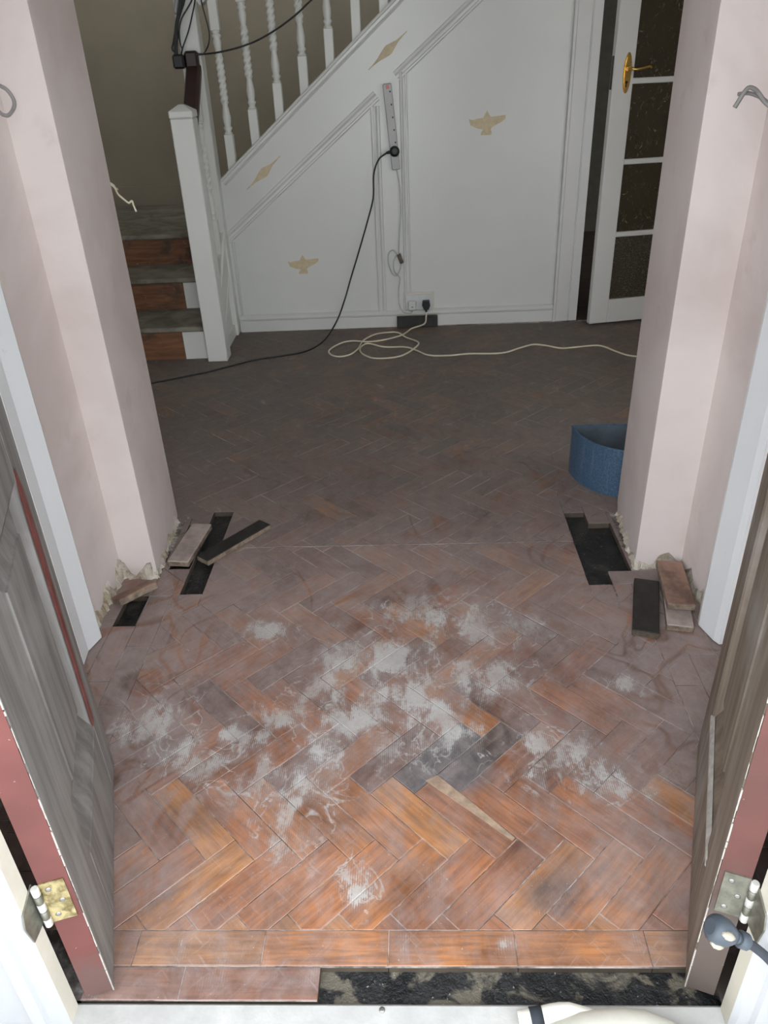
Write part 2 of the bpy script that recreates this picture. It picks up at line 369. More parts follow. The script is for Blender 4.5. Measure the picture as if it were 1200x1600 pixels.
M = dict(
 block=floor_material('parquet_wood'), block_far=floor_material('parquet_wood_hall', True),
 plaster=plaster_material(), masonry=masonry_material(), bitumen=bitumen(), stone=stone(),
 panel=white_paint('white_gloss_panel', (.66,.655,.62), .30, .12), stairw=white_paint('white_gloss_stairs', (.68,.675,.63), .38, .25),
 frame=white_paint('white_gloss_frame', (.80,.81,.82), .3, .25), post=white_paint('white_post_paint', (.42,.42,.43), .35, .15), cream=plain('cream_rebate_paint', (.60,.56,.47), .5, .06),
 doorw=white_paint('white_door_paint', (.63,.615,.585), .35, .15),
 wood_l=stripped_wood('stripped_grey_wood', (.135,.122,.112,1), (.255,.24,.225,1)),
 wood_r=stripped_wood('stripped_brown_wood', (.10,.075,.055,1), (.20,.155,.118,1)),
 redpaint=plain('old_red_paint', (.165,.050,.042), .45, .25, 20), redbrown=plain('brown_red_paint', (.115,.045,.038), .5, .3, 18),
 edge_l=edge_paint('old_red_edge', (.135,.038,.032), (.105,.054,.047,1), .03, .14), edge_r=edge_paint('dark_red_edge', (.100,.033,.027), (.085,.062,.052,1), .19, .33), arris=plain('bare_and_lit_arris', (.36,.33,.30), .7, .2, 60),
 riser=brown_riser(), tread=dusty_tread(), darkrail=plain('dark_stained_rail', (.028,.010,.008), .35, .3),
 stairwall=plain('beige_stair_wall', (.295,.25,.185), .85, .06, 3), ceiling=plain('ceiling_white', (.75,.73,.70), .9, .03, 3),
 hallwall=plain('hall_wall_plaster', (.60,.55,.48), .9, .05, 3),
 ghost=plain('bare_tan_patch', (.55,.45,.29), .6, .10, 40), black=plain('black_rubber', (.008,.008,.009), .42, .2),
 brownblock=plain('bitumen_backed_wood', (.016,.014,.012), .65, .5, 30, .6),
 woodside=plain('block_side_wood', (.26,.17,.09), .8, .3, 60, .4), dustblock=plain('dusty_block_top', (.36,.29,.26), .75, .22, 22, .3),
 dustbrown=plain('dusty_brown_block', (.25,.15,.11), .7, .45, 16, .3),
 cable=plain('cream_flex', (.66,.60,.45), .5, .06), gcable=plain('grey_flex', (.45,.45,.44), .5, .08), wire=plain('grey_pvc_wire', (.26,.25,.24), .45, .1),
 plastic=plain('off_white_plastic', (.58,.58,.57), .4, .04), extp=plain('grey_white_plastic', (.43,.42,.405), .4, .04), woodblk=plain('tarry_block_side', (.09,.065,.045), .8, .4, 60, .4), woodgrey=plain('dusty_block_side', (.22,.165,.12), .85, .4, 60, .4), ledred=plain('red_neon', (.65,.16,.12), .4, .02), hole=plain('dark_slot', (.01,.01,.01), .8, 0.0, 5, 0),
 tag=plain('brown_tape', (.13,.10,.075), .7, .2), brass=brass(), brassd=plain('dull_hinge_plate', (.20,.195,.16), .45, .3, 40, .2, Metallic=0.6),
 knuckle=plain('paint_flecked_knuckle', (.55,.53,.50), .5, .15), shiny_brass=plain('polished_brass', (.75,.50,.16), .22, .15, 40, .2, Metallic=1.0),
 glass=obscured_glass(False), glassf=obscured_glass(True), blue=speckled_blue(), tubin=plain('tub_inside', (.07,.085,.10), .6, .2),
 bluegrey=plain('blue_grey_rubber', (.055,.068,.085), .45, .15), pale=plain('pale_worn_plastic', (.36,.33,.26), .5, .1),
 cloth=plain('cream_cloth', (.88,.85,.75), .9, .04, 30, .3), strap=plain('dark_strap', (.03,.035,.045), .8, .1),
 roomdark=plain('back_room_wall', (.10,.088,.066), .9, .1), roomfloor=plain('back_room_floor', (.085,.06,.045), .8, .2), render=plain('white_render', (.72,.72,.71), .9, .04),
 sliver=plain('bare_split_wood', (.38,.27,.19), .8, .25, 40, .3), joint=joint_mat(), paving=plain('pale_paving', (.60,.59,.57), .9, .1, 5), steel=plain('nail_steel', (.35,.34,.33), .4, .1, Metallic=.8),
)

# ================================================================== SETTING: floor
HOLES = [(-.653,-.590,1.706,2.155), (-.716,-.656,1.83,2.075), (-.797,-.737,1.57,1.70), (.473,.536,1.718,2.104), (.536,.603,1.783,2.036), (-.165,.45,.640,.690)]
floor = empty('floor', (0,0,0), kind='structure', label='worn herringbone parquet floor of dusty orange-brown blocks', category='floor')
GAP = 0.0006; TH = 0.018; LB, WB = 0.2068, 0.0622
def clip(poly, a, b, c):           # keep a*x+b*y <= c
    out = []
    for i in range(len(poly)):
        p, q = poly[i], poly[(i+1) % len(poly)]; dp = a*p[0]+b*p[1]-c; dq = a*q[0]+b*q[1]-c
        if dp <= 0: out.append(p)
        if (dp < 0 < dq) or (dq < 0 < dp):
            t = dp/(dp-dq); out.append((p[0]+(q[0]-p[0])*t, p[1]+(q[1]-p[1])*t))
    return out
def carea(p): return abs(sum(p[i][0]*p[(i+1)%len(p)][1]-p[(i+1)%len(p)][0]*p[i][1] for i in range(len(p))))/2 if len(p) > 2 else 0
def cutrect(poly, r):
    x0, x1, y0, y1 = r; left = poly; out = []
    q = poly
    for a, b, c in ((-1,0,-x0),(1,0,x1),(0,-1,-y0),(0,1,y1)): q = clip(q, a, b, c) if len(q) > 2 else []
    if carea(q) < 1e-6: return [poly]
    for a, b, c in ((1,0,x0), (-1,0,-x1), (0,1,y0), (0,-1,-y1)):
        if not left: break
        piece = clip(left, a, b, c)
        if carea(piece) > 1e-5: out.append(piece)
        left = clip(left, -a, -b, -c)
    return out
blocks = []          # (poly, angle, full?, centre, tag)
def region(x0, x1, y0, y1, a0, b0, holes, tag):
    for i in range(-60, 60):
        for j in range(-30, 30):
            for kind in (0, 1):
                A = a0 + i*WB + j*LB; B = b0 - i*WB + j*LB
                r = (A, A+LB, B-WB, B) if kind == 0 else (A, A+WB, B-WB-LB, B-WB)
                cen = ((r[0]+r[1]-r[2]-r[3])/2/2**.5, (r[0]+r[1]+r[2]+r[3])/2/2**.5)
                if not (x0-.2 < cen[0] < x1+.2 and y0-.2 < cen[1] < y1+.2): continue
                poly = [((a-b)/2**.5, (a+b)/2**.5) for a, b in ((r[0],r[2]),(r[1],r[2]),(r[1],r[3]),(r[0],r[3]))]
                p = poly
                for a, b, c in ((-1,0,-x0),(1,0,x1),(0,-1,-y0),(0,1,y1)): p = clip(p, a, b, c) if p else p
                if carea(p) < 1e-4: continue
                pieces = [p]
                for h in holes: pieces = [q for w in pieces for q in cutrect(w, h)]
                pieces = [q for q in pieces if carea(q) > 2e-4]
                full = len(pieces) == 1 and abs(carea(pieces[0])-LB*WB) < 1e-6
                for q in pieces: blocks.append((q, math.pi/4 if kind == 0 else 3*math.pi/4, full, cen, (tag, i, j, kind)))
def rects(rs, ang, tag):
    for k, (x0, x1, y0, y1) in enumerate(rs):
        pieces = [[(x0,y0),(x1,y0),(x1,y1),(x0,y1)]]
        for h in HOLES: pieces = [q for w in pieces for q in cutrect(w, h)]
        for q in pieces:
            if carea(q) > 2e-4: blocks.append((q, ang, False, (sum(p[0] for p in q)/len(q), sum(p[1] for p in q)/len(q)), (tag, k, 0, 0)))
Y0 = .7525
nibL = (-2.4, -.735, 1.79, 2.09); nibR = (.615, 2.4, 1.79, 2.09); rb = (.538, .735, 1.72, 1.781)
bordR = (.587, .80, Y0, 1.72); bordL = (-.90, -.672, Y0, 1.702)
region(-.88, .80, Y0, 1.936, .720, .798, HOLES + [bordR, bordL, rb, nibL, nibR], 'porch')
region(-2.3, 1.95, 1.938, 4.128, .720+.0008, .798+.033, HOLES + [nibL, nibR, (-2.4,-1.0,3.73,4.2)], 'hall')
rs = []
for x0, x1, ph in ((.587,.650,1.325),(.650,.713,1.43),(.713,.742,1.38)):
    y = ph - 3*.209
    while y < 1.72: rs.append((x0, x1, max(y, Y0), min(y+.209, 1.72))); y += .209
rs.append(rb)
for x0, x1, ph in ((-.735,-.672,1.49),(-.797,-.735,1.57),(-.834,-.797,1.60)):
    y = ph - 4*.209
    while y < 1.702:
        if min(y+.209,1.702) - max(y,Y0) > .01: rs.append((x0, x1, max(y, Y0), min(y+.209, 1.702)))
        y += .209
rects(rs, math.pi/2, 'border')
xs = [-.54,-.475,-.263,-.0565,.151,.363,.455]
rects([(xs[i], xs[i+1], .693, Y0) for i in range(6)], 0.0, 'strip')
rects([(-.54,-.385,.640,.6922), (-.385,-.165,.640,.6922)], 0.0, 'strip2')

def block_mesh(poly, cen, ang, name, mb=None, dz=0.0):
    """chamfered prism; local frame centred on cen, x along the block"""
    ca, sa = math.cos(-ang), math.sin(-ang)
    P = [((p[0]-cen[0])*ca-(p[1]-cen[1])*sa, (p[0]-cen[0])*sa+(p[1]-cen[1])*ca) for p in poly] if mb is None else [tuple(p) for p in poly]
    if sum(P[i][0]*P[(i+1)%len(P)][1]-P[(i+1)%len(P)][0]*P[i][1] for i in range(len(P))) < 0: P = P[::-1]
    def inset(Q, d):
        n = len(Q); out = []
        for i in range(n):
            a, b, c = Q[i-1], Q[i], Q[(i+1)%n]
            e1 = _u(b[0]-a[0], b[1]-a[1]); e2 = _u(c[0]-b[0], c[1]-b[1]); n1 = (-e1[1], e1[0]); n2 = (-e2[1], e2[0])
            k = 1 + n1[0]*n2[0]+n1[1]*n2[1]; k = max(k, .5)
            out.append((b[0]+d*(n1[0]+n2[0])/k, b[1]+d*(n1[1]+n2[1])/k))
        return out
    A = inset(P, GAP); B = inset(P, GAP+.0011); n = len(P)
    vs = [(x, y, -TH) for x, y in A] + [(x, y, -.0011+dz) for x, y in A] + [(x, y, dz) for x, y in B]
    fs = [tuple(range(2*n, 3*n))]
    for i in range(n):
        j = (i+1) % n; fs += [(i, j, n+j, n+i), (n+i, n+j, 2*n+j, 2*n+i)]
    m = mb or MB(); m.add(vs, fs); return m
def _u(x, y):
    l = math.hypot(x, y) or 1; return (x/l, y/l)
def in_view(c):
    u, v = proj((c[0], c[1], 0))
    if not (-30 < u < 1230 and v < 1600): return False
    if c[1] > 2.1 and not (-.37 < c[0]/c[1] < .315): return False
    if c[1] < 1.2 and not (-.60 < c[0] < .55): return False
    return True
PAL = [(.31,.115,.045),(.36,.145,.05),(.26,.10,.046),(.22,.088,.044),(.38,.16,.055),(.20,.085,.048),(.17,.078,.050),(.29,.10,.040),(.155,.075,.052),(.33,.12,.042)]
SPEC = {('porch',0,0,0):(.055,.06,.07), ('porch',1,0,0):(.10,.075,.065)}
cand = [b for b in blocks if in_view(b[3])]
cand.sort(key=lambda b: b[3][0]**2 + b[3][1]**2)
near = set(id(b) for b in cand[:298])
shared = block_mesh([(-LB/2,-WB/2),(LB/2,-WB/2),(LB/2,WB/2),(-LB/2,WB/2)], (0,0), 0, 'parquet_block').mesh('parquet_block', M['block'])
far = MB(); rng = random.Random(3)
for b in blocks:
    poly, ang, full, cen, tag = b
    if id(b) in near:
        if not full: cen = (sum(p[0] for p in poly)/len(poly), sum(p[1] for p in poly)/len(poly))
        me = shared if full else block_mesh(poly, cen, ang, 'parquet_block').mesh('parquet_block', M['block'])
        o = bpy.data.objects.new('parquet_block', me); COL.objects.link(o); o.parent = floor
        o.location = (cen[0], cen[1], rng.uniform(-.0005, .0004)); o.rotation_euler = (rng.uniform(-.003,.003), rng.uniform(-.0015,.0015), ang)
        c = SPEC.get(tag)
        if c is None:
            c = rng.choice(PAL)
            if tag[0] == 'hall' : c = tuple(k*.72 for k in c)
            if tag[0] == 'strip': c = rng.choice([(.36,.165,.06),(.33,.14,.05),(.38,.15,.045)])
            if tag[0] == 'porch' and cen[1] < .98: c = rng.choice([(.39,.15,.046),(.43,.18,.05),(.36,.13,.042),(.30,.115,.048),(.40,.145,.04)])
            if tag[0] == 'border': c = rng.choice([(.19,.095,.06),(.24,.11,.06),(.15,.085,.06)])
        o.color = (*c, 1)
    else:
        block_mesh(poly, None, 0, '', far, rng.uniform(-.0005,.0004))
fo = far.build('parquet_blocks_far', M['block_far'], floor, kind='stuff')
sl = MB(); SP = [onz(600+a/2.3077, 1050+b_/2.3077, .001)[:2] for a, b_ in ((150,392),(192,372),(330,480),(472,598),(462,608),(330,515))]
sl.prism([tuple(p) for p in SP], .0004, .0012); sl.build('bare_sliver', M['sliver'], floor, label='pale bare wood strip along a split dark block')
# dusty joint bed below the blocks, left open over the holes, and the bitumen screed under it
def carve(x0, x1, y0, y1, hs):
    X = sorted({x0, x1, *[min(max(h[0],x0),x1) for h in hs], *[min(max(h[1],x0),x1) for h in hs]}); Y = sorted({y0, y1, *[min(max(h[2],y0),y1) for h in hs], *[min(max(h[3],y0),y1) for h in hs]})
    for i in range(len(X)-1):
        for j in range(len(Y)-1):
            cx, cy = (X[i]+X[i+1])/2, (Y[j]+Y[j+1])/2
            if X[i+1]-X[i] > 1e-5 and Y[j+1]-Y[j] > 1e-5 and not any(h[0] < cx < h[1] and h[2] < cy < h[3] for h in hs): yield X[i], X[i+1], Y[j], Y[j+1]
jb = MB()
ins = [(h[0]-.001, h[1]+.001, h[2]-.001, h[3]+.001) for h in HOLES]
for x0, x1, y0, y1 in carve(-2.4, 2.3, .6395, 4.16, ins): jb.add([(x0,y0,-.0013),(x1,y0,-.0013),(x1,y1,-.0013),(x0,y1,-.0013)], [(0,1,2,3)])
jb.build('joint_dust', M['joint'], floor)
MB().box((-2.5,.6385,-.12), (2.4,5.6,-.0185)).build('screed', M['bitumen'], floor, label='black bitumen screed showing where blocks are missing')

# ================================================================== SETTING: walls
def structure(o, label, cat): o['kind'] = 'structure'; o['label'] = label; o['category'] = cat; return o
WALLH = 2.65
def ragged(name, pts, offset, base, seed, parent, side):
    """plaster skin along a polyline of wall points with a broken lower edge; offset is its thickness"""
    r = random.Random(seed); mb = MB()
    for (x0, y0), (x1, y1) in zip(pts[:-1], pts[1:]):
        L = math.hypot(x1-x0, y1-y0); n = max(2, int(L/.012)); nx, ny = side*(y1-y0)/L, -side*(x1-x0)/L
        vs = []; 
        for i in range(n+1):
            t = i/n; zb = base*(0.75+0.5*math.sin(7*t*L*9+seed)+r.uniform(-.22,.22)); zb = max(.006, zb)
            px, py = x0+(x1-x0)*t, y0+(y1-y0)*t
            vs += [(px, py, zb), (px+nx*offset, py+ny*offset, zb+.004), (px+nx*offset, py+ny*offset, WALLH), (px, py, WALLH)]
        fs = []
        for i in range(n):
            a, b = 4*i, 4*i+4; fs += [(a, b, b+1, a+1), (a+1, b+1, b+2, a+2), (a+2, b+2, b+3, a+3), (a+3,b+3,b,a)]
        fs += [(0,1,2,3), tuple(4*n+k for k in (3,2,1,0))]
        mb.add(vs, fs)
    return mb.build(name, M['plaster'], parent)
PT = .011
def rubble(pts, side, seed, parent, hmax=.035):
    r = random.Random(seed); mb = MB()
    for (x0, y0), (x1, y1) in zip(pts[:-1], pts[1:]):
        L = math.hypot(x1-x0, y1-y0); n = max(3, int(L/.009)); nx, ny = side*(y1-y0)/L, -side*(x1-x0)/L; vs = []
        for i in range(n+1):
            t = i/n; px, py = x0+(x1-x0)*t, y0+(y1-y0)*t; h = hmax*(.45+.55*abs(math.sin(i*.37+seed)))*r.uniform(.6,1.15); w = r.uniform(.010,.019)
            for o_, z in ((-.004, h+.012), (.004, h), (w*.8, h*r.uniform(.35,.6)), (w, .0005), (-.004, .0005)): vs.append((px+nx*o_, py+ny*o_, z))
        fs = [(5*i+k, 5*i+5+k, 5*i+5+(k+1)%5, 5*i+(k+1)%5) for i in range(n) for k in range(5)] + [(0,1,2,3,4), tuple(5*n+k for k in (4,3,2,1,0))]
        mb.add(vs, fs)
    return mb.build('broken_render', M['masonry'], parent)
# left porch wall + nib (one masonry piece, plaster skin as its part)
wl = MB().prism([(-.846,.66),(-.846,1.796),(-.746,1.796),(-.768,2.10),(-2.45,2.10),(-2.45,2.0),(-1.0,2.0),(-1.0,.66)], -.02, WALLH).build('wall_left', M['masonry'])
structure(wl, 'pink plastered left porch wall and door nib with broken plaster foot', 'wall')
ragged('plaster_skin', [(-.846,.66),(-.846,1.796)], PT, .055, 1, wl, 1)
ragged('plaster_skin', [(-.835,1.796),(-.735,1.796)], PT, .046, 2, wl, 1)
ragged('plaster_skin', [(-.746,1.785),(-.768,2.10)], PT, .030, 3, wl, 1)
wr = MB().prism([(.749,.66),(.749,1.798),(.622,1.798),(.646,2.10),(.85,2.10),(.85,.66)], -.02, WALLH).build('wall_right', M['masonry'])
structure(wr, 'pink plastered right porch wall and door nib with broken plaster foot', 'wall')
ragged('plaster_skin', [(.749,.66),(.749,1.798)], PT, .036, 4, wr, -1)
ragged('plaster_skin', [(.738,1.798),(.611,1.798)], PT, .036, 5, wr, -1)
ragged('plaster_skin', [(.622,1.787),(.646,2.10)], PT, .030, 6, wr, -1)
rubble([(-.846,1.53),(-.846,1.796)], 1, 11, wl, .050); rubble([(-.835,1.796),(-.735,1.796)], 1, 12, wl, .030); rubble([(-.746,1.785),(-.768,2.10)], 1, 13, wl, .026)
rubble([(.749,1.56),(.749,1.798)], -1, 14, wr, .034); rubble([(.738,1.798),(.611,1.798)], -1, 15, wr, .028); rubble([(.622,1.787),(.646,2.10)], -1, 16, wr, .030)
# hall front wall; its two unseen openings are added for the fill lights
def wall_with_opening(x0, x1, wx0, wx1, name, idx, label):
    mb = MB()
    for a, b in (((x0,2.0,0),(wx0,2.14,WALLH)), ((wx1,2.0,0),(x1,2.14,WALLH)), ((wx0,2.0,0),(wx1,2.14,.35)), ((wx0,2.0,1.75),(wx1,2.14,WALLH))): mb.box(a, b)
    structure(mb.build(name, M['hallwall']), label, 'wall')
wall_with_opening(.85, 2.35, .85, 1.75, 'wall_front_right', 1, 'hall front wall right of the porch')
wall_with_opening(-2.45, -1.0, -1.87, -1.0+.02, 'wall_front_left', 2, 'hall front wall left of the porch')
structure(MB().box((2.3,2.0,0),(2.42,4.2,WALLH)).build('wall_hall_right', M['hallwall']), 'hall side wall on the right', 'wall')
structure(MB().box((-2.57,2.0,-.02),(-2.45,5.6,3.2)).build('wall_hall_left', M['stairwall']), 'beige side wall left of the stairs', 'wall')
structure(MB().box((-2.45,5.45,-.02),(.775,5.6,3.2)).build('wall_stairwell', M['stairwall']), 'dark beige stairwell wall behind the balusters', 'wall')
structure(MB().box((-2.45,5.425,.48),(-.5,5.45,.60)).build('baseboard_stairwell', M['stairwall']), 'beige skirting along the stair landing', 'skirting')
structure(MB().box((-2.6,.62,WALLH),(2.45,4.25,WALLH+.1)).build('ceiling', M['ceiling']), 'plain white ceiling over porch and hall', 'ceiling')
structure(MB().box((-2.6,4.25,3.2),(2.45,5.6,3.3)).build('ceiling_stairwell', M['ceiling']), 'ceiling high over the stairwell', 'ceiling')
# house front round the porch door
hf = MB()
for a, b in (((-3,.30,-.3),(-.642,.66,3.2)), ((.552,.30,-.3),(3,.66,3.2)), ((-.642,.30,2.40),(.552,.66,3.2))): hf.box(a, b)
structure(hf.build('wall_front', M['render']), 'white rendered house front round the porch doorway', 'wall')
# door frame (two posts): cream rebate inside, white outside
def post(name, xi, xo, lab):
    s = 1 if xo > xi else -1
    mb = MB()
    mb.prism([(xi,.606),(xi+s*.008,.600),(xi+s*.024,.599),(xi+s*.028,.592),(xi+s*.046,.590),(xi+s*.052,.598),(xo,.598),(xo,.66),(xi,.632)][::s], -.02, 2.40, 0)
    o = mb.build(name, [M['post'], M['cream']])
    for p in o.data.polygons:
        if abs(p.normal.x) > .9 and (p.center.x-xi)*s < .005: p.material_index = 1
    return structure(o, lab, 'door frame')
post('trim_1', -.539, -.642, 'white outer door post with cream rebate on the left'); post('trim_2', .446, .552, 'white outer door post with cream rebate on the right')
structure(MB().box((-.64,.600,2.33),(.55,.66,2.40)).build('trim_3', M['frame']), 'white head of the outer door frame', 'door frame')
# inner white architraves on the porch walls
def archi(name, s, pts, lab):
    o = MB().prism(pts if s > 0 else pts, 0.004, 2.3).build(name, M['frame']); return structure(o, lab, 'architrave')
archi('trim_4', 1, [(-.816,1.418),(-.823,1.468),(-.808,1.520),(-.812,1.530),(-.836,1.532),(-.836,1.416)], 'white upright moulding on the left porch wall')
archi('trim_5', -1, [(.749,1.461),(.731,1.459),(.722,1.475),(.706,1.535),(.710,1.552),(.739,1.554),(.739,1.463)], 'white upright moulding on the right porch wall')
# doorstep and outside ground
ds = MB().cbox((-.641,.16,-.16),(.551,.6375,-.001), .004).build('doorstep', M['stone']); ds['label'] = 'pale stone doorstep below the missing threshold blocks'; ds['category'] = 'step'; ds['kind'] = 'structure'
nl = onz(597,1578); MB().lathe([(.0045,-.001),(.0045,.0006),(.002,.0014)], 10, 0, Matrix.Translation((nl[0],nl[1],0))).build('nail_head', M['steel'], ds)
structure(MB().box((-6,-7,-.3),(6,.30,-.16)).build('ground', M['paving']), 'pale paving outside the door', 'ground')

# ================================================================== back wall below the stairs (local frame: x along, y out of the wall is negative)
TSLOPE = .81
def ztop(x): return .785 + TSLOPE*(x+.928)          # top of string
def zcap(x): return .742 + .79*(x+.928)
def zrk(x, k=0): return .462 + .782*(x+.932) + k     # lower edge of raking moulding
ANG = BA
wb = empty('wall_back', BO, ANG, kind='structure', label='white panelled wall below the staircase', category='wall')
xe = .772
MB().prism([(-.94,0),(xe,0),(xe,ztop(xe)-.03),(-.94,ztop(-.94)-.03)], 0.0, .05, axis='y').build('panel_board', M['panel'], wb)
# raised sheets: string face, stiles
MB().prism([(-.932,zrk(-.932,.045)),(xe,zrk(xe,.045)),(xe,ztop(xe)-.005),(-.932,ztop(-.932)-.005)], -.010, 0.0, axis='y').build('string_face', M['panel'], wb)
MB().prism([(-.125,.06),(-.024,.06),(-.024,zrk(-.024,.05)),(-.125,zrk(-.125,.05))], -.006, 0.0, axis='y').build('stile', M['panel'], wb)
MB().prism([(-.94,.06),(-.918,.06),(-.918,zrk(-.918,.04)),(-.94,zrk(-.94,.04))], -.008, 0.0, axis='y').build('stile', M['panel'], wb)
def mould_prof(w, h): return [(0,0),(0,h*.45),(w*.10,h*.72),(w*.22,h*.72),(w*.30,h*.42),(w*.52,h*.50),(w*.70,h),(w*.90,h*.85),(w,h*.35),(w,0)]
N_OUT = (0,-1,0)
def mould(x0, z0, x1, z1, w, h, name='moulding', parent=wb, flip=False):
    mb = MB(); d = Vector((x1-x0, 0, z1-z0)).normalized(); ac = Vector((-d.z, 0, d.x))
    if flip: ac = -ac
    mb.sweep((x0,0,z0), (x1,0,z1), mould_prof(w, h), N_OUT, 0, ac); return mb.build(name, M['panel'], parent)
mould(-.925, zrk(-.925), -.122, zrk(-.122), .050, .017)             # rake over left panel
mould(-.026, zrk(-.026), xe, zrk(xe), .050, .017)                   # rake over right panel
mould(-.168, .08, -.168, zrk(-.168)+.01, .044, .016, flip=True)     # right side of left panel
mould(.010, .08, .010, zrk(.010)+.01, .038, .016)                   # left side of right panel
mould(-.918, .09, -.918, zrk(-.918), .016, .012, flip=True)
# capping on the string
cp = MB(); cp.sweep((-.932,0,ztop(-.932)-.004), (1.0,0,ztop(1.0)-.004), [(0,.0),(-.004,.020),(-.012,.022),(-.016,.014),(-.026,.014),(-.032,.020),(-.040,.012),(-.040,0)], N_OUT, 0, (-.63,0,.777))
cp.build('string_capping', M['panel'], wb)
# tan ghost patches where ornaments were taken off
EAG = [(-29,-8),(-23,-6),(-16,-8),(-6,-9),(-4,-14),(0,-20),(3,-14),(6,-10),(17,-11),(29,-12),(29,-6),(22,-1),(12,4),(7,7),(6,11),(8,13),(7,18),(-10,18),(-9,14),(-6,9),(-16,7),(-26,2)]
def eagle(cx, cz, s):
    MB().prism([(cx+p[0]*.00305*s, cz-(p[1]+1)*.0028*s) for p in EAG[::-1]], -.0006, 0.0002, axis='y').build('ornament_mark', M['ghost'], wb, label='tan winged mark left by a removed ornament')
eagle(.392,.978,1.0); eagle(-.555,.347,.92)
def spindle(cx, cz, L):
    a = math.atan(.80); P = []
    pr = [(-1,.10),(-.75,.16),(-.5,.30),(-.28,.62),(-.05,.95),(.08,1),(.3,.62),(.5,.26),(.75,.16),(1,.10)]
    for t, w in pr: P.append((t*L/2, w*.021))
    for t, w in pr[::-1]: P.append((t*L/2, -w*.021))
    Q = [(cx+x*math.cos(a)-z*math.sin(a), cz+x*math.sin(a)+z*math.cos(a)) for x, z in P]
    MB().prism(Q, -.0106, -.0099, axis='y').build('ornament_mark', M['ghost'], wb, label='long tan mark left by a removed ornament')
spindle(-.078,1.294,.235); spindle(-.712,.797,.235)
# skirting
SK = [(0,0),(0,.018),(.060,.018),(.066,.026),(.074,.028),(.082,.020),(.088,.008),(.090,0)]
sk = empty('baseboard_back', BO, ANG, kind='structure', label='white skirting with rounded top below the panels', category='skirting')
MB().sweep((-.925,0,0),(xe,0,0), SK, N_OUT, 0, (0,0,1)).build('skirting_board', M['panel'], sk)
# architrave and door opening on the right
ar = MB(); ar.sweep((.772,0,0),(.772,0,2.1), [(0,0),(0,.030),(.012,.030),(.016,.022),(.080,.022),(.084,.014),(.086,.014),(.090,.018),(.130,.018),(.130,-.10),(.090,-.10),(.0,-.04)], N_OUT, 0, (1,0,0))
arch = ar.build('trim_6', M['doorw']); arch.location = BO; arch.rotation_euler = (0,0,ANG); structure(arch, 'white architrave beside the glazed hall door', 'architrave')
ar2 = MB().box((1.66,-.022,0),(1.78,.10,2.1)); ar2.box((.772,-.022,1.97),(1.78,.10,2.1)); a2 = ar2.build('trim_7', M['doorw']); a2.location = BO; a2.rotation_euler = (0,0,ANG); structure(a2, 'white head and far post of the glazed hall door', 'architrave')
w2 = MB().box((1.78,0,0),(2.40,.10,WALLH)); w2.box((.772,0,2.1),(1.78,.10,WALLH)); w3 = w2.build('wall_back_right', M['hallwall']); w3.location = BO; w3.rotation_euler = (0,0,ANG); structure(w3, 'hall wall around the glazed door', 'wall')
# dim room behind the door
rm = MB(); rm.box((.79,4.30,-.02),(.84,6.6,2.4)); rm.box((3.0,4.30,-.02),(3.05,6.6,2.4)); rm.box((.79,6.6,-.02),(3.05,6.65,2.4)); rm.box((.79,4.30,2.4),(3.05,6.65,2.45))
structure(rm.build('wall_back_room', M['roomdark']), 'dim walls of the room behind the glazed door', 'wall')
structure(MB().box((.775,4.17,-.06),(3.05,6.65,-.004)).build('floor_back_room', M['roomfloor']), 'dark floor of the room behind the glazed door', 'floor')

# ================================================================== staircase
st = empty('staircase', BO, ANG, label='white staircase with barley twist balusters and bare brown risers', category='staircase')
def newel(x0, x1, y0, y1, zt, cap=True):
    mb = MB(); mb.cbox((x0,y0,0),(x1,y1,zt), .004)
    o = mb.build('newel_post', M['stairw'], st)
    if cap:
        c = MB(); e = .002
        c.cbox((x0-e,y0-e,zt+.0008),(x1+e,y1+e,zt+.030), .004)
        cx, cy = (x0+x1)/2, (y0+y1)/2
        c.add([(x0,y0,zt+.028),(x1,y0,zt+.028),(x1,y1,zt+.028),(x0,y1,zt+.028),(cx-.012,cy-.012,zt+.052),(cx+.012,cy-.012,zt+.052),(cx+.012,cy+.012,zt+.052),(cx-.012,cy+.012,zt+.052)], [(0,1,5,4),(1,2,6,5),(2,3,7,6),(3,0,4,7),(4,5,6,7),(0,3,2,1)])
        c.build('newel_cap', M['stairw'], o)
    return o
newel(-1.014,-.916,-.492,-.394,1.075)
newel(-1.022,-.930,-.075,.018,2.35, False)
def baluster_mesh(h_low, h_turn, h_up):
    mb = MB(); w = .0215
    mb.cbox((-w,-w,0),(w,w,h_low), .003)
    z0 = h_low; z1 = h_low+h_turn
    prof = [(.0195,z0-.001),(.0195,z0+.006),(.0150,z0+.010),(.0145,z0+.016),(.0205,z0+.024),(.0205,z0+.030),(.0150,z0+.036),(.0190,z0+.055),(.0200,z0+.075),(.0160,z0+.105),(.0125,z0+.125),(.0165,z0+.134)]
    tw0, tw1 = z0+.136, z1-.100
    n = 46
    for i in range(n+1): prof.append((.0172, tw0+(tw1-tw0)*i/n))
    prof += [(.0165,z1-.096),(.0125,z1-.088),(.0175,z1-.060),(.0195,z1-.045),(.0150,z1-.030),(.0205,z1-.024),(.0205,z1-.018),(.0150,z1-.012),(.0195,z1-.006),(.0195,z1+.001)]
    def fn(a, z, r):
        if tw0-1e-6 <= z <= tw1+1e-6: return r*(1+.15*math.cos(3*a - z*235))
        return r
    mb.lathe(prof, 18, 0, None, True, fn)
    mb.cbox((-w,-w,z1),(w,w,z1+h_up), .003)
    return mb.mesh('baluster', M['stairw'])
bmesh_ = baluster_mesh(.165, .43, .15)
def baluster(x, y, z):
    o = bpy.data.objects.new('baluster', bmesh_); COL.objects.link(o); o.parent = st; o.location = (x, y, z)
